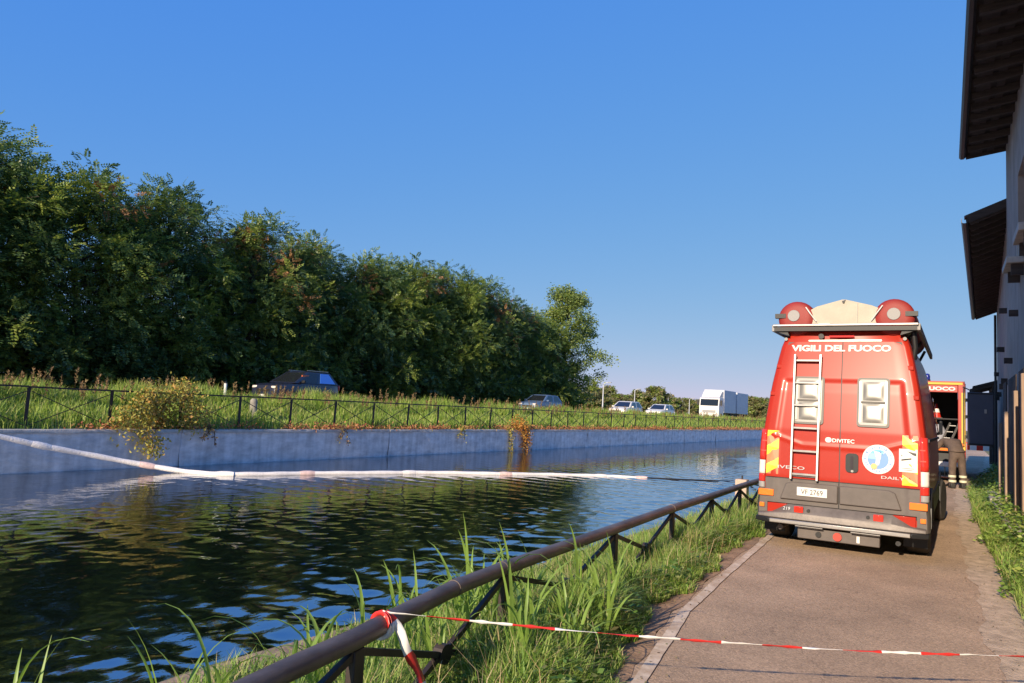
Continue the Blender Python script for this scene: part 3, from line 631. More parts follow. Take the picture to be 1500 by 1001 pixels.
creeper('yellow_bush', [[(-19.75, y0, .5), (-19.7, y0-.1, 1.2), (-19.5, y0-.5, 1.35), (-19.3, y0-.75, .75), (-19.2, y0-.5, .2), (-19.22, y0-.3, .0)], [(-19.75, y0, .5), (-19.6, y0+.3, 1.4), (-19.5, y0+.9, 1.25), (-19.4, y0+1.4, .8)], [(-19.75, y0, .5), (-19.6, y0-.2, 1.3), (-19.4, y0-.9, .95), (-19.35, y0-1.4, .6)], [(-19.8, y0, .5), (-19.9, y0+.6, 1.55), (-19.8, y0+1.2, 1.5)], [(-19.75, y0+.1, .5), (-19.5, y0+.7, 1.0), (-19.35, y0+.9, .6)]], 1, 3600, m_yel, 'sprawling yellowish bush leaning over the far railing and canal wall', .19)
for px, lab in ((310, 'pale dry tuft hanging on the wall below the dark parked car'), (505, 'dry grass tuft hanging down the middle of the canal wall'), (678, 'small green tuft sprouting from the wall left of the orange creeper')):
    yy = gx(px, 640, -19.3).y
    creeper('wall_tuft', [[(-19.5, yy, .55), (-19.28, yy+.05, .42), (-19.27, yy+.12, -.02)], [(-19.5, yy, .52), (-19.26, yy-.15, .4), (-19.3, yy-.3, .15)]], 1, 90, m_seed if px != 678 else m_yel, lab, .05)

# ---------------------------------------------------------------- grass of the near verge
Vs, P4, P3, o_ = [], [], [], 0
def verge(y0, y1, n, h0, h1, w0, w1, xa, xb, pw=1.0):
    global o_
    b_ = np.empty((n, 3)); yy = y0+(y1-y0)*rng.random(n)**pw; b_[:, 1] = yy
    el = np.array([edge_l(v)-.20+wob(v)*1.2 for v in yy]); rx = np.array([rail_at(max(rp[0].y, v)).x for v in yy])
    lo = BANK+.34 if xa == 'bank' else rx-.25; hi = rx-.05 if xb == 'rail' else el
    u = rng.random(n); b_[:, 0] = lo+(hi-lo)*u; b_[:, 2] = [near_z(x, y)-.015 for x, y in zip(b_[:, 0], b_[:, 1])]
    taper = np.clip((el-b_[:, 0])/.28, .3, 1); cl_ = 1+.35*np.sin(b_[:, 0]*4+b_[:, 1]*2.2)*np.sin(b_[:, 1]*3.1-b_[:, 0]*2)
    h = rng.uniform(h0, h1, n)*taper*cl_
    V, (q, t) = blades(b_, h, rng.uniform(w0, w1, n), rng.uniform(0, 6.28, n), rng.uniform(.15, 1.0, n), rng); Vs.append(V); P4.append(q+o_); P3.append(t+o_); o_ += len(V)
verge(1.2, 8, 54000, .18, .46, .007, .014, 'rail', 'road'); verge(8, 22, 42000, .2, .46, .009, .016, 'rail', 'road', 1.3); verge(20, 60, 9000, .2, .45, .014, .03, 'rail', 'road')
verge(1, 9, 26000, .08, .26, .006, .012, 'bank', 'rail'); verge(9, 40, 14000, .1, .3, .01, .02, 'bank', 'rail', 1.3)
setp(link('verge_grass', np_mesh('verge_grass', np.concatenate(Vs), [np.concatenate(P4), np.concatenate(P3)], m_ngrass)), 'thick green grass on the verge between the pipe railing and the road', 'grass', kind='stuff')

# broad leafed weeds and dead stalks mixed into the verge
n = 5200; cy_ = np.array([1.5+16*rnd.random()**1.4 for _ in range(170)]); cx_ = np.array([rail_at(max(rp[0].y, v)).x+rnd.uniform(-.1, edge_l(v)-.25-rail_at(max(rp[0].y, v)).x) for v in cy_]); pk = rng.integers(0, 170, n)
b_ = np.stack([cx_[pk]+rng.normal(0, .07, n), cy_[pk]+rng.normal(0, .09, n), np.zeros(n)], 1); b_[:, 2] = [near_z(x, y) for x, y in zip(b_[:, 0], b_[:, 1])]; b_[:, 2] += rng.uniform(.02, .26, n)
a_ = rng.uniform(0, 6.28, n); L_ = rng.uniform(.025, .07, n); V, Q = leaf_quads(b_, unit(np.stack([np.cos(a_), np.sin(a_), rng.uniform(-.3, .5, n)], 1)), unit(rng.normal(0, .5, (n, 3))+np.array([0, 0, 1])), L_, L_*.6)
setp(link('verge_weeds', np_mesh('verge_weeds', V, [Q], mat('broad_weed_leaf', (.1, .2, .04), .5, trans=.3, island=[(.05, .12, .02), (.10, .2, .035), (.17, .27, .06), (.3, .26, .1)]))), 'small broad leafed weeds growing among the verge grass', 'weeds', kind='stuff')
n = 700; b_ = np.empty((n, 3)); b_[:, 1] = 1.5+18*rng.random(n)**1.4; b_[:, 0] = [rnd.uniform(rail_at(max(rp[0].y, v)).x-.5, edge_l(v)-.25) for v in b_[:, 1]]; b_[:, 2] = [near_z(x, y) for x, y in zip(b_[:, 0], b_[:, 1])]
V, pq = blades(b_, rng.uniform(.3, .62, n), rng.uniform(.003, .006, n), rng.uniform(0, 6.28, n), rng.uniform(.1, .9, n), rng)
setp(link('dead_stalks', np_mesh('dead_stalks', V, pq, mat('dead_stalk', (.45, .34, .18), .8, island=[(.3, .2, .1), (.48, .37, .2), (.55, .45, .26)]))), 'thin dead straw stalks standing in the verge grass', 'stalks', kind='stuff')

# tall reed-like grass plants: every broad leaf is a part
def reed_leaf(L, w, bend, tw):
    mb = MB(); k = 9; pts = []; a = radians(84); x = z = 0
    for i in range(k+1):
        t = i/k; pts.append((x, z, t)); a -= bend*(.25+1.5*t*t)/k*1.6; x += cos(a)*L/k; z += sin(a)*L/k
    vs = []
    for x, z, t in pts:
        ww = w*(.45+.55*min(1, t*3.3))*(1-t**2.2)**.8+.0012; c = tw*t
        vs += [(x+sin(c)*ww*.3, -ww/2*cos(c), z+ww*.12), (x, 0, z-ww*.10), (x-sin(c)*ww*.3, ww/2*cos(c), z+ww*.12)]
    mb.add(vs, [(3*i+j, 3*i+j+1, 3*i+j+4, 3*i+j+3) for i in range(k) for j in (0, 1)])
    return mb.mesh('leaf', m_reed, smooth=70, fix=False)
LV = [reed_leaf(rnd.uniform(.48, .78), rnd.uniform(.02, .034), b_, rnd.uniform(-1, 1)) for b_ in (.6, 1.0, 1.4, 1.8, 2.2, 2.6, .5, 1.6, 1.2, 2.3)]
stem_me = MB().tube([(0, 0, -.03), (.008, 0, .25), (.004, .008, .5)], [.007, .006, .003], 6).mesh('stem', m_reed, smooth=60)
def reed(x, y, hs, nleaf, label, group=None, spread=.06):
    t = thing('reed_plant', (x, y, near_z(x, y)-.01), label, 'plant', group, rnd.uniform(0, 6.28)); t.scale = (hs, hs, hs)
    link('stem', stem_me, t)
    for k in range(nleaf):
        o = link('leaf', LV[rnd.randrange(len(LV))], t, (rnd.uniform(-spread, spread), rnd.uniform(-spread, spread), rnd.uniform(0, .26)), (rnd.uniform(-.15, .15), rnd.uniform(-.15, .1), k*2.4+rnd.uniform(-.5, .5)))
        q = rnd.uniform(.75, 1.15); o.scale = (q, q, q)
def near_pt(px, py, z): p = gz(px, py, z); return p.x, p.y
lab1 = 'tall broad leafed reed growing up through the pipe railing near the tape knot'; lab2 = 'broad leafed reed in the verge grass between railing and road'
p = near_pt(690, 800, .62); reed(p[0]+.02, p[1]-.02, 1.08, 20, 'tallest broad leafed reed rising above the pipe handrail', None, .05)
for px, py, z, hs, nl_ in ((650, 840, .5, 1.02, 13), (720, 845, .35, 1.05, 14), (615, 870, .4, 1.0, 12), (560, 890, .4, .9, 10), (505, 905, .45, .92, 11), (455, 935, .4, .88, 10)):
    p = near_pt(px, py, z); reed(p[0]-.12, p[1], hs, nl_, lab1, 'reeds along the pipe railing')
for px, py in ((760, 900), (800, 880), (850, 895), (720, 930), (790, 950), (680, 965), (880, 930), (840, 975), (640, 990), (905, 880), (760, 985), (700, 880), (735, 870), (830, 925), (780, 865), (660, 930), (610, 960)):
    p = near_pt(px, py+40, -.1); reed(p[0], p[1], rnd.uniform(.7, 1.0), 11, lab2, 'reeds in the verge grass')
for px, py, z, hs in ((25, 945, .42, 1.25), (52, 972, .36, 1.1), (255, 985, .33, 1.15), (320, 975, .36, 1.25), (300, 990, .3, 1.15)):
    p = near_pt(px, py, z); reed(p[0], p[1], hs*.82, 5, 'lone reed leaning over the water on the canal side of the railing', 'reeds on the canal edge', .03)

# ---------------------------------------------------------------- nettles and ivy along the right side
m_net = mat('nettle_leaf', (.07, .12, .03), .5, trans=.3, island=[(.10, .19, .03), (.18, .3, .05), (.28, .4, .08), (.42, .44, .13)])
Vs, Q_, o_ = [], [], 0
def nettle(y0, y1, n, hmax, sz, pw=1):
    global o_
    yy = y0+(y1-y0)*rng.random(n)**pw; er = np.array([edge_r(v)+.10+wob(v, 6)*1.3 for v in yy]); wd = np.array([max(.12, min(1.6, 1.05+.02*v) - edge_r(v)) for v in yy])
    u = rng.random(n)**.85; x = er+wd*u; hh = hmax*np.clip(.25+1.6*u, .2, 1)*(1+.3*np.sin(yy*2.7+x*3)+.2*np.sin(yy*5.9)); z = hh*rng.random(n)**.55
    a = rng.uniform(0, 6.28, n); d = unit(np.stack([np.cos(a), np.sin(a), rng.uniform(-.5, .5, n)], 1)); upv = unit(rng.normal(0, .4, (n, 3))+np.array([0, 0, 1]))
    L = rng.uniform(.6, 1.2, n)*sz; V, q = leaf_quads(np.stack([x, yy, z], 1), d, upv, L, L*.6); Vs.append(V); Q_.append(q+o_); o_ += len(V)
nettle(2, 9, 15000, .3, .06); nettle(9, 17, 16000, .42, .07); nettle(17, 27, 7000, .45, .09); nettle(27, 40, 1500, .3, .1)
setp(link('nettle_bank', np_mesh('nettle_bank', np.concatenate(Vs), [np.concatenate(Q_)], m_net)), 'low green nettles and ivy along the foot of the old building', 'nettles', kind='stuff')
n = 7000; b_ = np.empty((n, 3)); b_[:, 1] = 2+20*rng.random(n)**1.3; b_[:, 0] = [edge_r(v)+.08+abs(rnd.gauss(0, .25)) for v in b_[:, 1]]; b_[:, 2] = 0
V, pq = blades(b_, rng.uniform(.1, .35, n), rng.uniform(.006, .012, n), rng.uniform(0, 6.28, n), rng.uniform(.2, 1, n), rng)
setp(link('roadside_grass', np_mesh('roadside_grass', V, pq, m_ngrass)), 'fringe of green grass along the right road edge beside the nettles', 'grass', kind='stuff')

# white marker posts in the far grass
for px, lab, z in ((330, 'white roadside marker post standing alone in the far bank weeds', 1.95), (742, 'white roadside marker post beyond the middle of the far railing', 1.62)):
    y = gx(px, 570, -22.6).y
    t = thing('marker_post', (-22.6, y, far_z(-22.6, y)), lab, 'post'); MB().tube([(0, 0, -.1), (0, 0, z-1.12)], .055, 10).build('shaft', mat('white_marker', (.75, .75, .72), .6), t, smooth=50)
    MB().tube([(0, 0, z-1.115), (0, 0, z-1.06)], [.055, .03], 10).build('cap', m_black, t)
t = thing('stone_bollard', (-20.6, gx(371, 600, -20.6).y, far_z(-20.6, 17)-.1), 'pale grey stone bollard behind the far railing below the dark car', 'bollard')
MB().tube([(0, 0, 0), (0, 0, .8), (0, 0, .86)], [.13, .12, .07], 12).build('shaft', mat('weathered_stone', (.26, .24, .2), .9, var=.4, scale=6), t, smooth=50)

# leaf litter and grit along the road edges
n = 1500; b_ = np.empty((n, 3)); b_[:, 1] = 2+22*rng.random(n)**1.4; sd_ = rng.random(n) < .55
b_[:, 0] = [edge_l(v)-.05+rnd.gauss(0, .16) if q else edge_r(v)-.12+rnd.gauss(0, .14) for v, q in zip(b_[:, 1], sd_)]; b_[:150, 0] = [rnd.uniform(edge_l(v), edge_r(v)) for v in b_[:150, 1]]; b_[:, 2] = .016
a_ = rng.uniform(0, 6.28, n); L_ = rng.uniform(.008, .03, n)
V, Q = leaf_quads(b_, unit(np.stack([np.cos(a_), np.sin(a_), rng.uniform(0, .35, n)], 1)), unit(rng.normal(0, .2, (n, 3))+np.array([0, 0, 1])), L_, L_*.5)
setp(link('leaf_litter', np_mesh('leaf_litter', V, [Q], mat('dry_litter', (.16, .1, .05), .8, island=[(.08, .05, .025), (.2, .13, .06), (.3, .22, .1), (.12, .14, .04)]))), 'scattered dry leaf litter along both edges of the road', 'litter', kind='stuff')
# ================================================================== THE FIRE VAN
m_red = mat('fire_red_paint', (.375, .025, .012), .3, coat=.1, var=.05, scale=2, spec=.18)
m_redd = mat('red_plastic', (.55, .05, .03), .5)
m_dgrey = mat('grey_bumper_plastic', (.115, .095, .085), .55, var=.15, scale=6, bump=.1, bscale=120)
m_alu = mat('aluminium', (.38, .36, .34), .35, metal=.75, var=.15, scale=12)
m_steel = mat('dull_steel_plate', (.17, .145, .13), .5, metal=.2, var=.25, scale=6, bump=.1, bscale=50)
m_silver = mat('silver_window_film', (.21, .2, .18), .28, metal=.35, var=.12, scale=5)
m_trim = mat('dull_window_trim', (.26, .245, .225), .4)
m_wframe = mat('grey_window_frame', (.11, .1, .09), .5)
m_yellow = mat('reflective_yellow', (.85, .6, .03), .4)
m_orng = mat('reflective_orange_red', (.8, .17, .06), .4)
m_lred = mat('tail_lens_red', (.62, .035, .022), .12, coat=.6)
m_lclear = mat('tail_lens_clear', (.75, .66, .6), .12, coat=.6)
m_amber = mat('amber_reflector', (.9, .2, .03), .2)
m_white = mat('white_lettering', (.68, .66, .62), .5)
m_glass = mat('dark_glass', (.015, .018, .022), .06, coat=.5)
m_beige = mat('beige_boat_hull', (.44, .39, .31), .6, var=.1, scale=5)
m_boatred = mat('red_boat_tube', (.26, .022, .016), .6, var=.12, scale=4)
m_grey = mat('mid_grey', (.3, .29, .28), .6)
VX, VY = -1.31, 10.2
van = thing('fire_van', (VX, VY, 0), 'red fire service van with rear ladder and a boat on its roof rack', 'van')
HW = [(.3, .93), (.45, .965), (.8, .972), (1.2, .968), (1.5, .95), (2.0, .89), (2.4, .82), (2.62, .775), (2.72, .735), (2.79, .66), (2.83, .5), (2.845, 0)]
LEAN = [(0, 0), (.9, 0), (1.5, .045), (2.0, .11), (2.72, .24), (2.85, .30)]
def hw(z): return lerp(HW, z)
def lean(z): return lerp(LEAN, z)
def ring(y, s=1, ztop=2.845, nar=0, zb=.38):
    zs = [zb, .6, .85, 1.15, 1.5, 1.8, 2.1, 2.4, 2.6, 2.7, 2.76, 2.80, 2.83, 2.843]
    pts = []
    f = (ztop-zb)/(2.845-zb)
    for z in zs: zz = zb+(z-zb)*f; pts.append((hw(z)*s-nar, z, zz))
    L = [(x, y+(lean(z) if y < .3 else 0), zz) for x, z, zz in pts]
    return L+[(-x, yy, zz) for x, yy, zz in reversed(L)]
mb = MB(); rings = []
for dy, nar in ((.0, .075), (.004, .045), (.02, .018), (.055, .004), (.10, 0), (.29, 0)): rings.append(ring(dy, 1, 2.845, nar))
for y, zt, s in ((1.2, 2.84, 1), (3, 2.84, 1), (4.6, 2.82, 1), (5.3, 2.72, .995), (5.75, 2.35, .985), (6.15, 1.75, .97), (6.35, 1.42, .96), (6.75, 1.25, .92), (6.98, .95, .86)):
    rings.append(ring(y, s, zt))
mb.loft(rings, closed=True, cap=True)
body = mb.build('body', m_red, van, smooth=35)
# dark gap behind the doors
MB().add([(s*(hw(z)-.085), lean(z)-.006, z) for z in (.5, .9, 1.5, 2.0, 2.4, 2.66) for s in (-1, 1)], [(2*i, 2*i+1, 2*i+3, 2*i+2) for i in range(5)]).build('door_gap', m_black, van)
ZB, ZT = .87, 2.66
def emboss(x, z):
    ax = abs(x); top = 2.17-.5*max(0, ax-.66)**2*6; dx = .78-ax-.10*max(0, (z-1.5)); dz = top-z
    d = min(dx, dz); e = .014*min(1, max(0, d/.05)) if d > 0 else 0
    g = 0
    zc = 1.30+.33*max(0, ax-.45)                  # sweeping crease below the windows
    g += .009*math.exp(-((z-zc)/.022)**2)
    return e-g
def rear_y(x, z): return lean(z)-.012 + .05*max(0, abs(x)/hw(z)-.72)**2*4 + emboss(x, z)*.9 - .014
def door(sgn):
    t = thing('rear_door', (0, 0, 0), '', ''); t.parent = van
    for k in ('label', 'category'):
        if k in t: del t[k]
    return t
def door_panel(sgn, z0, z1, off, name, m, par):
    mb = MB(); nu, nv = 40, 80
    def P(u, v):
        z = z0+(z1-z0)*v; xe = hw(z)-.082; x = .006+(xe-.006)*u
        rr = .09
        if z > z1-rr and z1 > 2.5: x = min(x, xe-rr+sqrt(max(0, rr*rr-(z-(z1-rr))**2)))
        return (sgn*x, rear_y(x, z)-off, z)
    mb.grid(P, nu, nv)
    b0 = len(mb.v); idx = [i for i in range(nu+1)] + [(j+1)*(nu+1)-1 for j in range(1, nv+1)] + [nv*(nu+1)+i for i in range(nu-1, -1, -1)] + [j*(nu+1) for j in range(nv-1, 0, -1)]
    base = list(mb.v); rim = [(base[i][0], base[i][1]+.012+off, base[i][2]) for i in idx]; mb.v += rim
    for k in range(len(idx)): mb.f.append((idx[k], idx[(k+1) % len(idx)], b0+(k+1) % len(idx), b0+k)); mb.mi.append(0)
    return mb.build(name, m, par, smooth=40)
def on_rear(x, z, off=.004): return Vector((x, rear_y(x, z)-off, z))
def patch(name, poly, m, par, off=.004, thick=.003):
    """flat sticker laid on the rear doors, following their surface."""
    mb = MB(); n = len(poly); c = (sum(p[0] for p in poly)/n, sum(p[1] for p in poly)/n)
    vs = [on_rear(*c, off)] + [on_rear(x, z, off) for x, z in poly] + [on_rear(x, z, off-thick) for x, z in poly]
    mb.add(vs, [(0, 1+(i+1) % n, 1+i) for i in range(n)] + [(1+i, 1+(i+1) % n, 1+n+(i+1) % n, 1+n+i) for i in range(n)])
    return mb.build(name, m, par)
def rrect(cx, cz, w, h, r, k=5):
    o = []
    for sx, sz, a0 in ((1, 1, 0), (-1, 1, 90), (-1, -1, 180), (1, -1, 270)):
        for i in range(k+1): a = radians(a0+90*i/k); o.append((cx+sx*(w/2-r)+r*cos(a), cz+sz*(h/2-r)+r*sin(a)))
    return o
def slab(poly, y0, y1, tilt=0, z0=0):
    n = len(poly); mb = MB(); vs = [(x, y1+tilt*(z-z0), z) for x, z in poly]+[(x, y0+tilt*(z-z0), z) for x, z in poly]
    return mb.add(vs, [tuple(range(n)), tuple(range(2*n-1, n-1, -1))]+[(i, (i+1) % n, n+(i+1) % n, n+i) for i in range(n)])
for sgn in (-1, 1):
    d = door_panel(sgn, ZB, ZT, 0, 'rear_door', m_red, van)
    # hinges
    for z in (2.33, 1.96, 1.35, .98):
        MB().box(-.055, .055, -.028, .0, -.028, .028).build('hinge', m_red, d, bevel=.008, loc=(sgn*(hw(z)-.075), lean(z)+.012, z))
    # window
    cx = -.385 if sgn < 0 else .372; cz, w, h = 1.885, .37, .62; tl = .13; yw = rear_y(cx, cz)
    win = slab(rrect(cx, cz, w, h, .04), yw-.022, yw+.03, tl, cz).build('window', m_wframe, d, smooth=40)
    slab(rrect(cx, cz, w-.05, h-.05, .025), yw-.027, yw-.019, tl, cz).build('inner_frame', m_trim, win, smooth=40)
    for k in (-1, 1):
        pz = cz+k*.138; pw, ph = .23, .235; mb = MB()
        def P(u, v, pz=pz, pw=pw, ph=ph, cx=cx):
            bx = (u-.5)*2; bz = (v-.5)*2; q = (1-bx**4)*(1-bz**4)
            return (cx+(u-.5)*pw, yw-.028-.009*q+tl*(pz+(v-.5)*ph-cz), pz+(v-.5)*ph)
        mb.grid(P, 10, 10); mb.build('pane', m_silver, win, smooth=60, fix=False)
    for k in (-1, 1):
        MB().box(-.012, .012, -.012, .0, -.26, .26).build('side_trim', m_silver, win, loc=(cx+k*.145, yw-.026, cz), rot=(-atan2(tl, 1), 0, 0))
    MB().box(-.14, .14, -.014, .0, -.011, .011).build('middle_bar', m_wframe, win, loc=(cx, yw-.03, cz))
    # hatched reflective corner marks
    x0, x1, z0, z1 = (-.885, -.735, .905, 1.47) if sgn < 0 else (.70, .865, .90, 1.50)
    patch('marking_base', [(x0, z0), (x1, z0), (x1, z1), (x0, z1)], m_orng, d, .005)
    wdt = x1-x0; rise = wdt*.62; step = .24
    for i in range(-1, 4):
        zz = z0+i*step; q = []
        for x, z in ((x0, zz), (x1, zz+rise*(1 if sgn < 0 else -1)), (x1, zz+rise*(1 if sgn < 0 else -1)+step*.52), (x0, zz+step*.52)): q.append((x, min(z1, max(z0, z))))
        if max(p[1] for p in q)-min(p[1] for p in q) > .02: patch('yellow_stripe', q, m_yellow, d, .0085)
    # lower door in grey plastic with its raised panel
    g = door_panel(sgn, .545, ZB-.012, .012, 'lower_cladding', m_dgrey, van)
    xs = ([(.01, .60), (.70, .60), (.63, .80), (.56, .825), (.01, .825)])
    slab([(sgn*x, z) for x, z in xs], -.062, -.03).build('raised_panel', m_dgrey, g, bevel=.012)
# lettering
link('lettering', text_mesh('lettering', 'VIGILI DEL FUOCO', 1.19, .088, m_white, .006, .04), van, (-.035, rear_y(0, 2.575)-.008, 2.575), (-.18, 0, -.0))
m_chrome = mat('chrome_letter', (.55, .52, .5), .3, metal=.8)
link('maker_badge', text_mesh('maker_badge', 'IVECO', .33, .042, m_chrome, .008, .01), van, (-.575, rear_y(-.55, 1.0)-.012, 1.005), (-.03, 0, 0))
link('model_badge', text_mesh('model_badge', 'DAILY', .25, .034, m_chrome, .008, .0), van, (.60, rear_y(.6, .985)-.012, .975), (-.03, 0, 0))
link('converter_badge', text_mesh('converter_badge', 'DIVITEC', .255, .047, m_chrome, .006, .006), van, (.04, rear_y(.04, 1.385)-.012, 1.385), (-.06, 0, 0))
patch('converter_mark', rrect(-.135, 1.388, .075, .065, .03), m_white, van, .012)
# emblem sticker, notice, handle
def disc(cx, cz, r, a0=0, a1=360, k=28): return [(cx+r*cos(radians(a0+(a1-a0)*i/k)), cz+r*sin(radians(a0+(a1-a0)*i/k))) for i in range(k if a1-a0 == 360 else k+1)]
m_eblue = mat('emblem_blue', (.10, .25, .52), .4); m_elight = mat('emblem_light_blue', (.22, .58, .82), .4); m_ering = mat('emblem_ring', (.55, .62, .66), .4)
ex, ez = .437, 1.188
em = patch('round_emblem', disc(ex, ez, .178), m_white, van, .007)
patch('emblem_ring', disc(ex, ez, .171), m_ering, em, .0095); patch('emblem_field', disc(ex, ez, .117), m_eblue, em, .0125)
patch('emblem_sky', [(ex-.02, ez)]+disc(ex, ez, .112, 55, 178, 12), m_elight, em, .0155)
patch('emblem_jet', [(ex-.03, ez-.08), (ex+.01, ez-.07), (ex+.035, ez+.05), (ex+.02, ez+.085), (ex-.05, ez+.10), (ex-.02, ez+.02)], m_white, em, .0185)
patch('emblem_boat', disc(ex-.045, ez-.088, .036, k=12), mat('emblem_orange', (.8, .42, .15), .5), em, .0215)
for k in range(34):
    a = 2*pi*k/34
    if k % 9 == 4: continue
    q = [(ex+(.144+dr)*cos(a+da), ez+(.144+dr)*sin(a+da)) for dr, da in ((-.014, -.04), (-.014, .05*(k % 3)/2), (.014, .05*(k % 3)/2), (.014, -.04))]
    patch('emblem_letter', q, m_eblue, em, .0125)
nt = patch('notice_sticker', [(.665, 1.06), (.862, 1.06), (.862, 1.335), (.665, 1.335)], m_white, van, .0115)
patch('notice_mark', [(.69, 1.19), (.80, 1.215), (.80, 1.23), (.69, 1.21)], m_black, nt, .0145); patch('notice_mark', [(.75, 1.31), (.85, 1.29), (.85, 1.255), (.82, 1.265)], m_black, nt, .0145); patch('notice_mark', [(.69, 1.245), (.715, 1.24), (.715, 1.26), (.69, 1.265)], m_black, nt, .0145)
patch('notice_line', [(.70, 1.10), (.83, 1.10), (.83, 1.108), (.70, 1.108)], m_grey, nt, .0145); patch('notice_line', [(.72, 1.08), (.81, 1.08), (.81, 1.087), (.72, 1.087)], m_grey, nt, .0145)
hd = slab(rrect(.145, 1.12, .145, .235, .045), rear_y(.1, 1.12)-.03, rear_y(.1, 1.12)+.02).build('door_handle', m_black, van, smooth=40)
slab(rrect(.145, 1.125, .03, .16, .012), rear_y(.1, 1.12)-.045, rear_y(.1, 1.12)-.031).build('grip', mat('dark_gloss', (.05, .04, .045), .2), hd, smooth=40)
slab(rrect(.15, 1.02, .03, .03, .013), rear_y(.1, 1.12)-.036, rear_y(.1, 1.12)-.031).build('lock', m_alu, hd)
# number plate
npl = MB().box(-.18, .18, -.012, 0, -.055, .055).build('number_plate', m_white, van, bevel=.004, loc=(-.31, -.066, .715))
link('plate_text', text_mesh('plate_text', 'VF 2769', .26, .062, m_black, .002), npl, (.0, -.0135, 0))
# ladder on the left door
lad = MB().box(-.56, -.26, -.05, -.045, .9, .91).build('rear_ladder', m_alu, van)
lp0, lp1 = (lambda x: (x, rear_y(x, .87)-.075, .86)), (lambda x: (x, rear_y(x, 2.47)-.075, 2.485))
for x in (-.565, -.25):
    MB().bar(lp0(x), lp1(x), .028, .05, up=(0, 1, 0)).build('rail', m_alu, lad, bevel=.005)
    for z in (1.05, 2.35): MB().bar((x, rear_y(x, z)-.05, z), (x, rear_y(x, z)-.003, z), .02, .03).build('bracket', m_black, lad)
for k in range(6):
    z = .93+k*.295; MB().bar((-.552, rear_y(-.4, z)-.075+.012, z), (-.263, rear_y(-.4, z)-.075+.012, z), .03, .028).build('rung', m_alu, lad, bevel=.004)
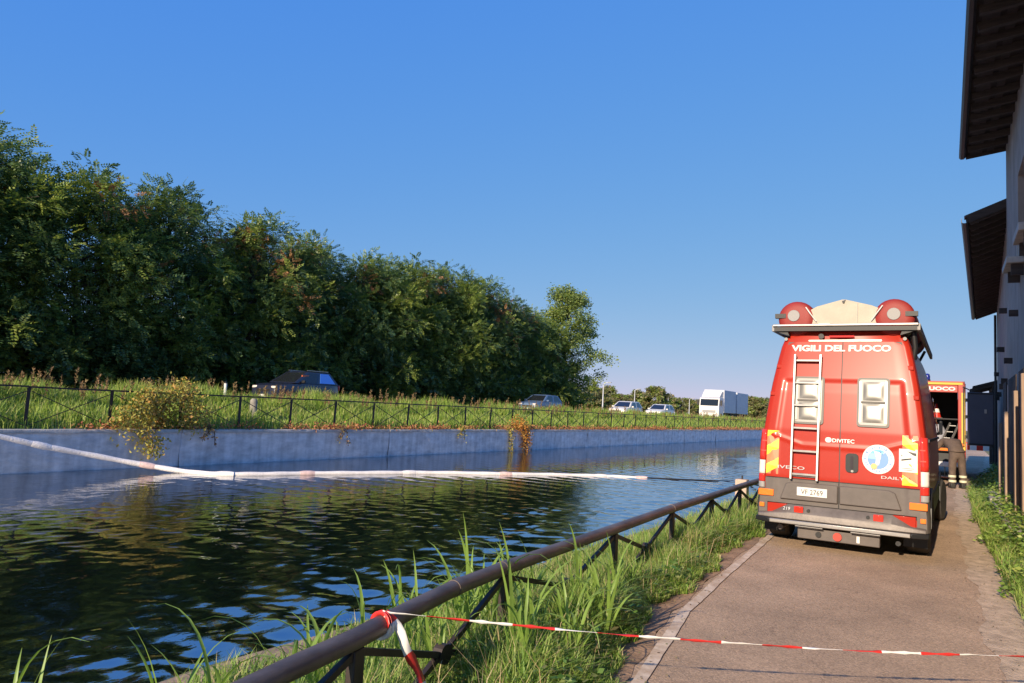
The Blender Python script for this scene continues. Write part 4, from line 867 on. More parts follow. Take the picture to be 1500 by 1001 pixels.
# tail lamps wrapped round the corners
for sgn in (-1, 1):
    def lamp(z0, z1, name, m, par):
        mb = MB(); ang = [(0, -.012), (.45, -.012), (.8, .0), (.95, .02), (1.0, .06), (1.0, .13)]
        rows = []
        for v in range(7):
            z = z0+(z1-z0)*v/6; e = hw(z)+.008; x0 = hw(z)-.072
            rows.append([(sgn*(x0+(e-x0)*min(1, u)), lean(z)+dy-.012, z) for u, dy in ang])
        mb.add([p for r in rows for p in r], [(j*6+i, j*6+i+1, (j+1)*6+i+1, (j+1)*6+i) for j in range(6) for i in range(5)])
        o = mb.build(name, m, par, smooth=50); md = o.modifiers.new('thick', 'SOLIDIFY'); md.thickness = .015; md.offset = 0; return o
    tl_ = lamp(1.08, 1.48, 'tail_lamp', m_lred, van); lamp(.90, 1.076, 'clear_lens', m_lclear, tl_); lamp(.80, .896, 'lower_lens', m_lred, tl_); lamp(.72, .796, 'lamp_base', m_grey, tl_)
    for z in (1.2, 1.33):
        e = hw(z); MB().box(-.03, .03, -.012, 0, -.008, .008).build('lens_rib', m_redd, tl_, loc=(sgn*(e-.045), lean(z)-.024, z))
    # corner bumper in grey plastic, amber marks
    mb = MB(); rows = []
    for z in (.36, .5, .6, .715):
        e = .985+.01*(z < .6); rows.append([(sgn*.86, -.03, z), (sgn*(e-.03), -.025, z), (sgn*e, .03, z), (sgn*e, .55, z), (sgn*(e-.05), .55, z), (sgn*(e-.05), .06, z), (sgn*.86, .03, z)])
    mb.loft(rows); cb_ = mb.build('corner_bumper', m_dgrey, van, smooth=40)
    MB().box(-.095, .095, -.02, 0, -.042, .042).build('reflector', m_amber, van, bevel=.006, loc=(sgn*.875, -.04, .665)); MB().box(-.03, .03, -.015, 0, -.028, .028).build('reflector', m_amber, van, bevel=.006, loc=(sgn*.925, -.035, .50))
    # red corner flash of the sill
    slab([(sgn*.85, .40), (sgn*.85, .538), (sgn*.60, .538), (sgn*.80, .42)], -.07, -.01).build('sill_flash', m_red, van, bevel=.006)
    # mud flap and wheels
    for y, r_, dxx, nm in ((.82, .36, .775, 'wheel'), (5.05, .36, .88, 'wheel')):
        wz = MB(); w_ = .27 if y < 2 else .215
        prof = [(r_*.62, -w_/2), (r_*.9, -w_/2), (r_*.985, -w_/2+.03), (r_, -w_/2+.06), (r_, w_/2-.06), (r_*.985, w_/2-.03), (r_*.9, w_/2), (r_*.62, w_/2)]
        wz.lathe(prof, (0, 0, 0), 'x', 32); wo = wz.build(nm, m_rubber, van, smooth=40, loc=(sgn*(dxx+.06), y, r_), rot=(0, 0, 0 if y < 2 else -.12))
        MB().lathe([(r_*.6, -w_*.42), (r_*.56, w_*.3), (r_*.25, w_*.36), (r_*.2, w_*.47)], (0, 0, 0), 'x', 20).build('rim', m_grey, wo, smooth=40)
        for gx_ in (-.05, 0, .05):
            MB().lathe([(r_*.99, -.006), (r_*1.004, -.004), (r_*1.004, .004), (r_*.99, .006)], (gx_, 0, 0), 'x', 32).build('tread_rib', m_rubber, wo)
        MB().prism([(y-.48, .38), (y-.42, .62), (y-.25, .78), (y, .84), (y+.25, .78), (y+.42, .62), (y+.48, .38), (y+.40, .38), (y+.34, .58), (y+.2, .71), (y, .76), (y-.2, .71), (y-.34, .58), (y-.40, .38)], 'x', .965*sgn, 1.0*sgn).build('wheel_arch', m_black, van)
    MB().box(-.13, .13, 0, .02, .14, .5).build('mud_flap', m_black, van, loc=(sgn*.83, .3, 0))
    # side: sill trim, door line, cab window, mirror
    MB().box(-.012, .012, 1.3, 4.5, .45, .72).build('side_moulding', m_black, van, loc=(sgn*.98, 0, 0), bevel=.01)
    MB().box(-.012, .012, .6, 5.4, 1.42, 1.455).build('slide_rail', m_black, van, loc=(sgn*(hw(1.43)+.004), 0, 0))
    MB().add([(sgn*(hw(z)+.006), y, z) for y, z in ((5.0, 1.5), (5.9, 1.5), (5.62, 2.15), (5.0, 2.15))], [(0, 1, 2, 3)]).build('cab_window', m_glass, van)
    for y in (1.25, 3.0, 4.85): MB().add([(sgn*(hw(z)+.0035), yy, z) for z in (.75, 1.2, 1.5, 2.0, 2.4, 2.6) for yy in (y, y+.012)], [(2*i, 2*i+1, 2*i+3, 2*i+2) for i in range(5)]).build('panel_gap', m_black, van, fix=False)
    mr = MB().box(-.03, .03, -.04, .1, -.13, .13).build('mirror', m_black, van, bevel=.02, loc=(sgn*.985, 5.85, 1.62))
    MB().box(-.02, .02, -.005, 0, -.1, .1).build('mirror_glass', m_glass, mr, loc=(0, -.042, 0)); MB().bar((-sgn*.02, .03, -.1), (-sgn*.06, .05, -.12), .03, .05).build('mirror_arm', m_black, mr)
# rear bumper: steel plate, step lip, underrun bar
bu = MB().loft([[(-.96, -.02, .41), (-.96, -.11, .40), (-.96, -.11, .36), (-.96, .25, .36)], [(-.80, -.055, .43), (-.80, -.14, .42), (-.80, -.15, .36), (-.80, .25, .36)], [(-.60, -.06, .545), (-.6, -.15, .44), (-.60, -.16, .36), (-.60, .25, .36)], [(.60, -.06, .545), (.6, -.15, .44), (.60, -.16, .36), (.60, .25, .36)], [(.80, -.055, .43), (.80, -.14, .42), (.80, -.15, .36), (.80, .25, .36)], [(.96, -.02, .41), (.96, -.11, .40), (.96, -.11, .36), (.96, .25, .36)]]).build('rear_bumper', m_steel, van, bevel=.01)
MB().box(-.80, .80, -.20, -.02, .305, .355).build('step_lip', m_alu, bu, bevel=.008)
MB().box(-.76, .76, -.204, -.198, .325, .337).build('step_groove', m_grey, bu)
for s in (-1, 1):
    MB().prism([(s*.805, -.19), (s*.99, -.10), (s*.99, .08), (s*.805, .08)], 'z', .30, .36).build('step_end', m_black, bu, bevel=.01)
    MB().box(-.055, .055, -.03, 0, -.04, .04).build('reflector', m_lred, bu, bevel=.008, loc=(s*.455, -.115, .49)); MB().tube([(s*.34, -.14, .485), (s*.34, -.09, .485)], .02, 12).build('sensor', m_black, bu)
    MB().box(-.16, .16, -.208, -.19, .29, .30).build('bracket', m_alu, bu, loc=(s*.32, 0, 0))
link('bumper_number', text_mesh('bumper_number', '219', .085, .045, m_white, .004), bu, (-.60, -.132, .49), (-.62, 0, 0))
ub = MB().box(-.47, .47, -.10, .02, .135, .27).build('underrun_bar', m_dgrey, van, bevel=.01)
MB().tube([(.0, -.13, .205), (.0, -.09, .205)], .05, 16).build('tow_cover', m_redd, ub, smooth=40); MB().tube([(-.22, -.12, .205), (-.22, -.09, .205)], .035, 14).build('socket', m_black, ub, smooth=40); MB().box(.215, .25, -.106, -.1, .16, .24).build('white_tab', m_white, ub)
MB().tube([(-.72, .1, .22), (-.72, .5, .22)], .035, 12).build('exhaust', m_steel, van); MB().tube([(.66, .0, .2), (.66, .06, .2)], .03, 10).build('tow_eye', m_black, van)
MB().box(-.9, .9, .1, 6.6, .28, .4).build('chassis', m_black, van); MB().tube([(-.75, .82, .36), (.75, .82, .36)], .07, 12).build('rear_axle', m_black, van)
# roof edge: camera, third brake light, trim
MB().box(-.42, .45, -.02, 0, -.008, .008).build('roof_trim', m_alu, van, loc=(0, .225, 2.675), rot=(-.18, 0, 0))
MB().box(-.15, .15, -.015, 0, -.012, .012).build('brake_light', m_lred, van, loc=(-.02, .24, 2.735)); MB().tube([(-.265, .19, 2.735), (-.265, .25, 2.735)], .035, 12).build('rear_camera', m_black, van)
for s in (-1, 1): MB().tube([(s*.71, .21, 2.70), (s*.71, .24, 2.70)], .022, 12).build('marker_lamp', m_grey, van)
# roof rack
rk = MB().box(-.36, .36, .30, 4.6, 2.86, 2.883).build('roof_rack', m_alu, van)
MB().box(-.865, .865, .10, .14, 2.862, 2.89).build('rear_rail', m_alu, rk, bevel=.006); MB().box(-.85, .85, .125, .34, 2.80, 2.858).build('deck_edge', m_black, rk)
for s in (-1, 1):
    MB().box(s*.865-.02, s*.865+.02, .145, 4.6, 2.80, 2.885).build('side_rail', m_grey, rk, bevel=.006)
    MB().prism([(s*.84, 2.80), (s*.86, 2.84), (s*.70, 2.84), (s*.66, 2.74)], 'y', .16, .5).build('rack_skirt', m_black, rk)
    for y in (.6, 2.2, 3.8): MB().bar((s*.8, y, 2.87), (s*.70, y, 2.66), .05, .04).build('rack_foot', m_black, rk)
MB().tube([(.80, .3, 2.82), (.82, .32, 2.6), (.80, .35, 2.45)], .035, 8).build('rack_lamp_cable', m_black, van, smooth=50)

# the inflatable boat upside down on the rack: its own thing
bt = thing('inflatable_boat', (VX, VY+.2, 2.885), 'red tubed inflatable boat with beige hull strapped upside down on the van roof', 'boat')
for s, cx in ((-1, -.585), (1, .585)):
    prof = [(.14, 0), (.205, .012), (.232, .04), (.24, .10), (.24, 1.5), (.24, 3.2), (.2, 3.6), (.1, 3.95)]
    o = MB().lathe(prof, (cx, 0, .095), 'y', 28).build('tube', m_boatred, bt, smooth=50)
    MB().lathe([(.075, -.012), (.08, 0), (.08, .02)], (cx-.03*(s < 0), 0, .13), 'y', 20).build('tube_end_cap', m_grey, o, smooth=40)
    MB().box(-.07, .07, -.02, .05, -.03, .03).build('grab_strap', m_black, o, loc=(cx+s*.2, .01, .13))
    for y in (.9, 2.4): MB().lathe([(.241, -.03), (.245, -.028), (.245, .028), (.241, .03)], (cx, y, .095), 'y', 28).build('band', m_black, o)
    MB().tube([(s*.33, .0, .05), (s*.40, -.03, .15), (s*.46, -.02, .24)], .008, 6).build('rope', m_white, bt)
mb = MB(); hull = []
for y, f, t in ((0.02, 1, 0), (1.5, 1, .02), (2.8, .85, .0), (3.5, .45, -.08), (3.8, .12, -.16)):
    hull.append([(-.40*f, y, .0), (-.40*f, y, .21+t), (-.33*f, y, .25+t), (-.02, y, .335+t), (.02, y, .335+t), (.33*f, y, .25+t), (.42*f, y, .21+t), (.42*f, y, .0)])
mb.loft(hull); hu = mb.build('hull', m_beige, bt, smooth=30)
MB().tube([(.0, .0, .30), (.0, .03, .30)], .014, 8).build('drain_hole', m_black, hu); MB().box(.165, .17, .008, .018, .0, .28).build('transom_seam', m_grey, hu)
MB().box(-.30, -.16, -.015, .0, .0, .02).build('transom_plate', m_alu, hu); MB().tube([(-.02, .0, .31), (.02, .0, .325), (.02, .0, .33)], .006, 6).build('drain_ring', m_grey, hu)
# ================================================================== THE OLD BUILDING ON THE RIGHT
m_plas = mat('old_grey_plaster', (.38, .30, .25), .92, var=.3, scale=1.4, bump=.5, bscale=9, detail=10, aniso=(1, 1, .6))
m_wood = mat('dark_rafter_wood', (.06, .042, .034), .85, var=.4, scale=5, bump=.3, bscale=20, aniso=(.4, 3, 3))
m_board = mat('dark_roof_boards', (.045, .032, .027), .9, var=.4, scale=4, bump=.3, bscale=15)
m_tile = mat('old_clay_tile', (.14, .07, .05), .85, var=.4, scale=5, bump=.3, bscale=30)
m_gut = mat('dark_gutter', (.03, .027, .028), .45, var=.3, scale=6)
m_sill = mat('pale_stone_sill', (.5, .44, .38), .85, var=.2, scale=8)
m_pil = mat('warm_brick_pier', (.36, .25, .175), .9, var=.3, scale=3, bump=.4, bscale=18, aniso=(1, 1, .3))
bd = thing('old_building', (.95, 8, 0), 'tall old grey plastered building with deep dark eaves beside the road', 'building')
O = bd.location
def eave_roof(par, O, pa, pb, zA, ov, rise, up_len, rsp, tname):
    """pa, pb: wall line ends (x, y); the eave hangs ov to the left of it, the roof rises to the right."""
    a = Vector((pa[0], pa[1], zA))-O; b = Vector((pb[0], pb[1], zA))-O; d = (b-a).normalized(); L = (b-a).length; nl = Vector((-d.y, d.x, 0)); nl = nl if nl.x < 0 else -nl
    def P(s, t, h=0): return a+d*s-nl*t*-1*0 + (nl*(-t)) + Vector((0, 0, rise*(t+0)+h))    # t<0 = over the road
    # sloping deck of boards
    nb = int(L/.24)
    mb = MB(); mb.add([P(0, -ov), P(L, -ov), P(L, up_len), P(0, up_len), P(0, -ov, .05), P(L, -ov, .05), P(L, up_len, .05), P(0, up_len, .05)], [(0, 3, 2, 1), (4, 5, 6, 7), (0, 1, 5, 4), (1, 2, 6, 5), (2, 3, 7, 6), (3, 0, 4, 7)])
    roof = mb.build('roof', m_board, par)
    k = 0; s = .06
    while s < L:
        ww = rnd.uniform(.07, .1); MB().bar(P(s, -ov+.04, -.075+rnd.uniform(-.012, .012)), P(s+rnd.uniform(-.03, .03), .35, -.075+rnd.uniform(-.012, .012)), ww, .14, up=(0, 0, 1)).build('rafter', m_wood, roof); s += rsp*rnd.uniform(.85, 1.15)
    for t_ in (-ov+.16, -ov*.66, -ov*.38): MB().bar(P(0, t_, -.012), P(L, t_, -.012), .13, .022).build('board', m_wood, roof)
    g = [(.0, .0), (.0, -.09), (-.04, -.13), (-.10, -.13), (-.135, -.09), (-.135, 0), (-.125, 0), (-.125, -.085), (-.095, -.118), (-.045, -.118), (-.012, -.085), (-.012, 0)]
    rows = [[P(s_, -ov+.005)+nl*(-gx_)+Vector((0, 0, gz_+.03)) for gx_, gz_ in g] for s_ in (0, L)]
    MB().loft(rows).build('gutter', m_gut, roof)
    MB().bar(P(-.02, -ov, .0), P(-.02, up_len, .0), .03, .2).build('verge_board', m_wood, roof); MB().bar(P(L+.02, -ov, .0), P(L+.02, up_len, .0), .03, .2).build('verge_board', m_wood, roof)
    # half round tiles over the edge
    n = int(L/.2); tm = MB()
    arc = [(.10*cos(pi*i/6), .07*sin(pi*i/6)) for i in range(7)]
    dd = d; sl = (nl*-1+Vector((0, 0, rise))).normalized()
    r1 = [Vector(dd)*u+Vector((0, 0, v)) for u, v in arc]; r0 = [Vector(dd)*u*.85+Vector((0, 0, v*.8-.012)) for u, v in reversed(arc)]
    rows = [[p+sl*q for p in r1+r0] for q in (0, 1.1)]
    tm.loft(rows); me = tm.mesh('roof_tile', m_tile, smooth=50)
    for i in range(n):
        link('roof_tile', me, roof, P(.12+i*.2, -ov-.05+rnd.uniform(-.02, .03), .055+rnd.uniform(0, .02)))
    return roof
# tall part
W1 = [(.93, 1.5), (.93, 20.0)]
def box_local(x0, x1, y0, y1, z0, z1): return MB().box(x0-O.x, x1-O.x, y0-O.y, y1-O.y, z0, z1)
# street wall built round its openings (real recesses)
op = [(15.6, 16.9, 5.0, 6.55), (11.2, 12.5, 5.0, 6.55), (7.2, 8.5, 5.0, 6.55)]
ysl = [1.5, 7.2, 8.5, 11.2, 12.5, 15.6, 16.9, 20.0]
for i, (a, b_) in enumerate(zip(ysl, ysl[1:])):
    isop = any(abs(a-o_[0]) < .01 for o_ in op)
    if isop:
        box_local(.93, 1.35, a, b_, -.2, 5.0).build('wall', m_plas, bd); box_local(.93, 1.35, a, b_, 6.55, 8.35).build('wall', m_plas, bd)
        w_ = box_local(1.22, 1.26, a, b_, 5.0, 6.55).build('window', m_glass, bd); 
        for y in (a+.03, (a+b_)/2, b_-.03): box_local(1.18, 1.218, y-.03, y+.03, 5.0, 6.55).build('frame', m_wood, w_)
    else: box_local(.93, 1.35, a, b_, -.2, 8.35).build('wall', m_plas, bd)
box_local(1.352, 9, 1.5, 19.99, -.2, 8.3).build('inner_block', m_plas, bd)
for px, py, yy in ((1483, 380, 16.25), (1495, 345, 13.7)):
    box_local(.66, .928, yy-.55, yy+.55, 4.62, 4.74).build('window_sill', m_sill, bd, bevel=.01)
    for q in (-.4, .4): box_local(.74, .928, yy+q-.05, yy+q+.05, 4.42, 4.615).build('sill_bracket', m_wood, bd)
    for q in (-.3, .1): box_local(.86, .928, yy+q-.04, yy+q+.04, 4.745, 5.15).build('flower_box_stake', m_sill, bd)
eave_roof(bd, O, *W1, 8.18, .80, .13, 5, .62, 'a')
bd.location.x = 1.107; bd.rotation_euler.z = .0156
# piers as tall as their sunlit parts, dark sheets painting shade between, low stone base
for y, zt, w_ in ((13.5, 2.5, .22), (14.9, 2.3, .22), (17.2, 2.0, .22), (19.1, 1.8, .22)):
    box_local(.86, .928, y, y+w_, .25, zt).build('pier', m_pil, bd, bevel=.015)
for y in (12.3, 13.8, 15.3, 16.1, 17.6): box_local(.915, .932, y, y+.95, .35, 2.6).build('bay_shade', m_board, bd)
for y in (12.5, 15.3, 18.2): box_local(.66, .928, y, y+2.3, .02, .24).build('stone_base', m_sill, bd, bevel=.03)
for z, y in ((3.3, 18.3), (4.0, 17.5), (2.9, 16.2), (3.6, 14.9)): MB().bar((.80-O.x, y-O.y, z), (.93-O.x, y-O.y, z), .1, .1).build('beam_end', m_wood, bd)
# lower part beyond, its wall turning slightly away
O2 = Vector((1.1, 29, 0)); bl = thing('lower_building', O2, 'lower old building with wide dark eaves joined to the tall one', 'building')
a2, b2 = Vector((.94, 20.02, 0))-O2, Vector((1.33, 38, 0))-O2; d2 = (b2-a2).normalized(); r2 = Vector((d2.y, -d2.x, 0))
def wseg(name, s0, s1, t0, t1, z0, z1, m, par=None):
    p = [a2+d2*s0+r2*t0, a2+d2*s1+r2*t0, a2+d2*s1+r2*t1, a2+d2*s0+r2*t1]; return MB().add([q+Vector((0, 0, z)) for z in (z0, z1) for q in p], [(0, 3, 2, 1), (4, 5, 6, 7), (0, 1, 5, 4), (1, 2, 6, 5), (2, 3, 7, 6), (3, 0, 4, 7)]).build(name, m, par or bl)
L2 = (b2-a2).length
wseg('wall', 0, 5, 0, .4, -.2, 6.9, m_plas); wseg('wall', 5.002, 6.2, 0, .4, 2.3, 6.9, m_plas); wseg('wall', 6.202, L2, 0, .4, -.2, 6.9, m_plas); wseg('inner_block', .01, L2, .402, 8, -.2, 6.85, m_plas)
dr = wseg('door', 5.002, 6.2, .2, .26, 0, 2.298, m_wood)
for s in (1.5, 4, 9, 12.5): wseg('beam_end', s, s+.14, -.14, -.002, 2.75, 2.9, m_wood)
wseg('wall_lamp', 13.5, 13.62, -.16, -.002, 3.7, 3.85, m_black)
MB().tube([a2+d2*(L2-.2)+r2*-.06+Vector((0, 0, z)) for z in (0, 3, 6.6)], .05, 8).build('downpipe', m_gut, bl, smooth=50)
eave_roof(bl, O2, (.94, 20.03), (1.33, 38), 6.86, .80, .40, 5, .7, 'b')
# little lean-to roof farther on
O3 = Vector((1.3, 41.5, 0)); ln = thing('lean_to', O3, 'small dark lean-to roof on posts past the end of the lower building', 'shelter')
MB().add([(x, y, z+h) for h in (0, .09) for x, y, z in ((-.85, -2.2, 3.5), (1.2, -2.2, 4.15), (1.2, 2.2, 4.15), (-.85, 2.2, 3.5))], [(0, 3, 2, 1), (4, 5, 6, 7), (0, 1, 5, 4), (1, 2, 6, 5), (2, 3, 7, 6), (3, 0, 4, 7)]).build('roof', m_board, ln)
for y in (-2.1, -1, 0, 1, 2.1): MB().bar((-.95, y, 3.40), (1.2, y, 4.08), .1, .12).build('rafter', m_wood, ln)
for y in (-2, 2): MB().box(-.12, .08, y-.1, y+.1, -.1, 3.62).build('post', m_wood, ln)
MB().bar((-.02, -2.2, 3.58), (-.02, 2.2, 3.58), .12, .12).build('beam', m_wood, ln)
# red and white road barrier beyond the truck
t = thing('road_barrier', (.85, 47, 0), 'red and white road barrier standing on the road beyond the open truck', 'barrier')
for i in range(5): MB().box(-.75+i*.3, -.452+i*.3, -.02, .02, .55, .95).build('board', m_white if i % 2 else m_lred, t)
for x in (-.6, .6): MB().bar((x, -.2, 0), (x, 0, .9), .04, .04).build('leg', m_grey, t); MB().bar((x, .2, 0), (x, .025, .5), .04, .04).build('leg', m_grey, t)

# ================================================================== THE FIRE TRUCK, REAR OPEN
TX, TY = -1.15, 26.2
m_tred = mat('truck_red', (.36, .03, .02), .4, var=.08, scale=3); m_ty = mat('truck_yellow', (.62, .4, .03), .5); m_dark = mat('dark_interior', (.035, .032, .035), .8); m_door = mat('blue_grey_door', (.07, .075, .105), .5, var=.1, scale=4)
tk = thing('fire_truck', (TX, TY, 0), 'red fire truck with yellow edged open rear and loaded cargo bay', 'truck')
MB().box(-1.25, 1.25, .02, 5.2, 3.0, 3.06).build('roof', m_tred, tk); MB().box(-1.25, 1.25, .0, 5.2, .92, 1.02).build('floor', m_grey, tk)
for s in (-1, 1):
    MB().box(s*1.25-.02, s*1.25+.02, .15, 5.2, 1.022, 2.998).build('side_wall', m_tred, tk)
    MB().box(s*1.17-.1, s*1.17+.1, .0, .148, .75, 2.998).build('corner_post', m_tred, tk, bevel=.015); MB().box(s*1.21-.05, s*1.21+.05, -.012, -.002, .98, 2.72).build('yellow_band', m_ty, tk)
    for y in (1.1, 6.0):
        w_ = MB().lathe([(.28, -.15), (.42, -.15), (.46, -.1), (.46, .1), (.42, .15), (.28, .15)], (0, 0, 0), 'x', 28).build('wheel', m_rubber, tk, smooth=40, loc=(s*1.0, y, .46)); MB().lathe([(.27, -.1), (.25, .1), (.1, .13)], (0, 0, 0), 'x', 16).build('rim', m_grey, w_, smooth=40)
    MB().box(s*1.0-.14, s*1.0+.14, -.03, .02, .62, .74).build('tail_lamp', m_lred, tk, bevel=.01); MB().box(s*1.0-.15, s*1.0+.15, .55, .58, .15, .7).build('mud_flap', m_black, tk)
    MB().tube([(s*1.22, -.03, 1.1), (s*1.22, -.05, 2.0), (s*1.22, -.03, 2.85)], .018, 8).build('grab_rail', m_black, tk)
MB().box(-1.05, 1.05, 5.0, 5.05, 1.02, 3.0).build('bulkhead', m_dark, tk); MB().box(-1.23, -1.2, .16, 5, 1.03, 2.99).build('lining', m_dark, tk); MB().box(1.2, 1.23, .16, 5, 1.03, 2.99).build('lining', m_dark, tk); MB().box(-1.19, 1.19, .2, 5, 2.95, 2.99).build('ceiling', m_dark, tk)
MB().box(-1.066, 1.066, .0, .1, 2.72, 2.94).build('header', m_tred, tk, bevel=.01); MB().box(-1.2, 1.2, -.01, .1, 2.95, 3.02).build('yellow_header', m_ty, tk, bevel=.01)
link('lettering', text_mesh('lettering', 'VIGILI DEL FUOCO', 1.95, .12, m_white, .006, .04), tk, (.03, -.008, 2.83))
for x in (.25, -.8):
    bc = MB().tube([(x, .25, 3.06), (x, .25, 3.11)], .09, 16).build('beacon_base', m_black, tk, smooth=40); MB().lathe([(.075, 0), (.08, .1), (.06, .17), (.02, .19)], (x, .25, 3.11), 'z', 16).build('blue_dome', mat('blue_beacon', (.02, .03, .22), .15, coat=.5), bc, smooth=50)
MB().box(-1.2, 1.2, -.12, .0, .95, 1.03).build('loading_sill', m_amber, tk, bevel=.01); MB().box(-1.15, 1.15, -.14, -.02, .48, .62).build('rear_bumper', m_white, tk, bevel=.02); MB().box(-.9, .9, .1, 5, .55, .9).build('chassis', m_black, tk)
MB().box(-1.22, 1.22, 5.3, 7.0, .5, 2.7).build('cab', m_tred, tk, bevel=.08); 
dd_ = thing('x', (0, 0, 0), '', ''); bpy.data.objects.remove(dd_)
dp = MB().box(1.31, 1.97, -.12, -.07, 1.16, 2.74).build('open_door', m_door, tk, bevel=.015)
MB().box(1.33, 1.95, -.135, -.121, 1.18, 1.22).build('door_edge', m_black, dp); MB().box(1.33, 1.95, -.135, -.121, 2.68, 2.72).build('door_edge', m_black, dp); MB().box(1.74, 1.80, -.15, -.122, 2.12, 2.24).build('door_latch', m_alu, dp)
for z in (1.4, 2.0, 2.5): MB().box(1.25, 1.32, -.08, -.03, z-.05, z+.05).build('door_hinge', m_black, dp)
MB().bar((1.2, -.02, 2.9), (1.55, -.09, 2.7), .03, .03).build('door_stay', m_black, dp)
MB().box(-1.19, 1.19, .9, 3.5, 1.9, 1.94).build('shelf', m_dark, tk)
# things in and around the cargo bay
m_bag = mat('white_plastic_bag', (.6, .56, .53), .5, var=.2, scale=6, bump=.6, bscale=10)
def blob(name, loc, sx, sy, sz, m, label, cat_, seed):
    r = random.Random(seed); mb = MB(); rings_ = []
    for i in range(8):
        t = i/7; rr = sin(pi*(.12+.76*t))**.6; rings_.append([(cos(2*pi*k/14)*rr*sx*(1+.14*r.uniform(-1, 1)), sin(2*pi*k/14)*rr*sy*(1+.14*r.uniform(-1, 1)), sz*t) for k in range(14)])
    mb.loft(rings_); return setp(mb.build(name, m, None, smooth=70, loc=loc), label, cat_)
blob('absorbent_sack', (TX+.12, TY+.4, 1.022), .24, .3, .46, m_bag, 'bulky white sack lying at the open rear of the truck', 'sack', 1)
blob('absorbent_sack', (TX+.16, TY+.9, 1.022), .2, .25, .68, m_bag, 'white sack piled up behind another one in the truck', 'sack', 2)
blob('grey_bundle', (TX+.52, TY+.75, 1.022), .24, .3, .72, mat('grey_bundle', (.32, .32, .36), .7, var=.3, scale=7), 'grey bundle between the white sacks and the yellow edge', 'bundle', 3)
blob('blue_drum_bag', (TX-.3, TY+.7, 1.022), .25, .25, .6, mat('blue_bag', (.12, .16, .4), .6, var=.2, scale=7), 'blue bag beside the white sacks in the truck', 'bag', 4)
c_ = thing('traffic_cone', (TX+.48, TY+1.3, 1.942), 'red and white traffic cone standing on the truck shelf', 'cone')
MB().lathe([(.13, .02), (.09, .18)], (0, 0, 0), 'z', 14).build('lower_cone', m_lred, c_); MB().lathe([(.0895, .18), (.06, .3)], (0, 0, 0), 'z', 14).build('white_band', m_white, c_); MB().lathe([(.0595, .3), (.02, .46)], (0, 0, 0), 'z', 14).build('cone_tip', m_lred, c_); MB().box(-.16, .16, -.16, .16, 0, .02).build('base', m_black, c_)
l_ = thing('folding_stretcher', (TX+.82, TY+.35, 1.025), 'slanted aluminium frame leaning inside the rear of the truck', 'frame')
for x in (-.12, .12): MB().bar((x-.14, 0, 0), (x+.16, .2, .78), .03, .05).build('side_bar', m_alu, l_)
for k in range(4): MB().bar((-.26+k*.075+.015, .03+k*.05, .12+k*.19), (-.02+k*.075-.015, .03+k*.05, .12+k*.19), .02, .02).build('cross_bar', m_alu, l_)
b_ = thing('black_bucket', (TX+.30, TY-.06, 1.032), 'black bucket on the edge of the truck bed', 'bucket'); MB().lathe([(.11, 0), (.14, .3), (.13, .3), (.1, .02)], (0, 0, 0), 'z', 18).build('pail', m_black, b_, smooth=50)
MB().tube([(-.13, 0, .29), (-.1, -.02, .38), (0, -.03, .42), (.1, -.02, .38), (.13, 0, .29)], .006, 6).build('handle', m_grey, b_)
bp_ = gz(1384, 703, 0)
sq = thing('red_push_broom', (bp_.x, bp_.y, 0), 'red headed push broom standing upright behind the truck', 'broom'); MB().box(-.2, .2, -.05, .05, .05, .11).build('head', m_lred, sq, bevel=.01); MB().box(-.19, .19, -.045, .045, .0, .049).build('bristles', m_black, sq); MB().tube([(0, 0, .1), (0, .08, 1.15)], .014, 8).build('handle', m_alu, sq)
hp = [gz(x, y, .03) for x, y in ((1371, 706), (1378, 711), (1386, 711), (1393, 706), (1398, 700), (1404, 697))]
h_ = thing('suction_hose', hp[0], 'dark hose lying on the road at the feet of the firefighter', 'hose'); MB().tube([p-hp[0] for p in cat(hp, 8)], .03, 10).build('hose', m_black, h_, smooth=60)
MB().tube([hp[-1]-hp[0]+Vector((-.05, -.02, 0)), hp[-1]-hp[0]+Vector((.05, .02, 0))], .042, 10).build('coupling', m_alu, h_)

# ================================================================== THE FIREFIGHTER, bending into the truck, seen from behind
fp = gz(1402, 716, 0)
pn = thing('person', (fp.x, fp.y, 0), 'firefighter in dark turnout suit with reflective shin bands bending over at the truck', 'person', None, .3)
m_suit = mat('dark_turnout_suit', (.11, .075, .055), .85, var=.3, scale=9, bump=.6, bscale=14); m_skin = mat('skin', (.45, .25, .18), .6); m_refl = mat('reflective_band', (.62, .6, .42), .5); m_boot = mat('black_boot', (.02, .018, .016), .5)
def skin_mesh(name, verts, edges, radii, m, par, root=0, sub=2):
    me = bpy.data.meshes.new(name); me.from_pydata(verts, edges, []); me.materials.append(m)
    o = link(name, me, par); md = o.modifiers.new('skin', 'SKIN'); md.use_smooth_shade = True
    sl = me.skin_vertices[0].data
    for i, r in enumerate(radii): sl[i].radius = (r, r) if not isinstance(r, tuple) else r; sl[i].use_root = (i == root)
    s2 = o.modifiers.new('sub', 'SUBSURF'); s2.levels = sub; s2.render_levels = sub; return o
bv = [(0, 0, .95), (0, .10, 1.07), (-.02, .29, 1.20), (-.04, .50, 1.28), (-.05, .60, 1.27), (-.05, .68, 1.25),   # pelvis .. neck
      (-.10, -.01, .90), (-.125, -.02, .52), (-.13, -.06, .12), (-.135, .06, .05),
      (.10, .0, .90), (.14, .04, .52), (.16, -.01, .12), (.17, .11, .05),
      (-.23, .46, 1.26), (-.38, .50, 1.03), (-.36, .70, .92), (.17, .48, 1.26), (.27, .56, 1.02), (.17, .72, .98)]
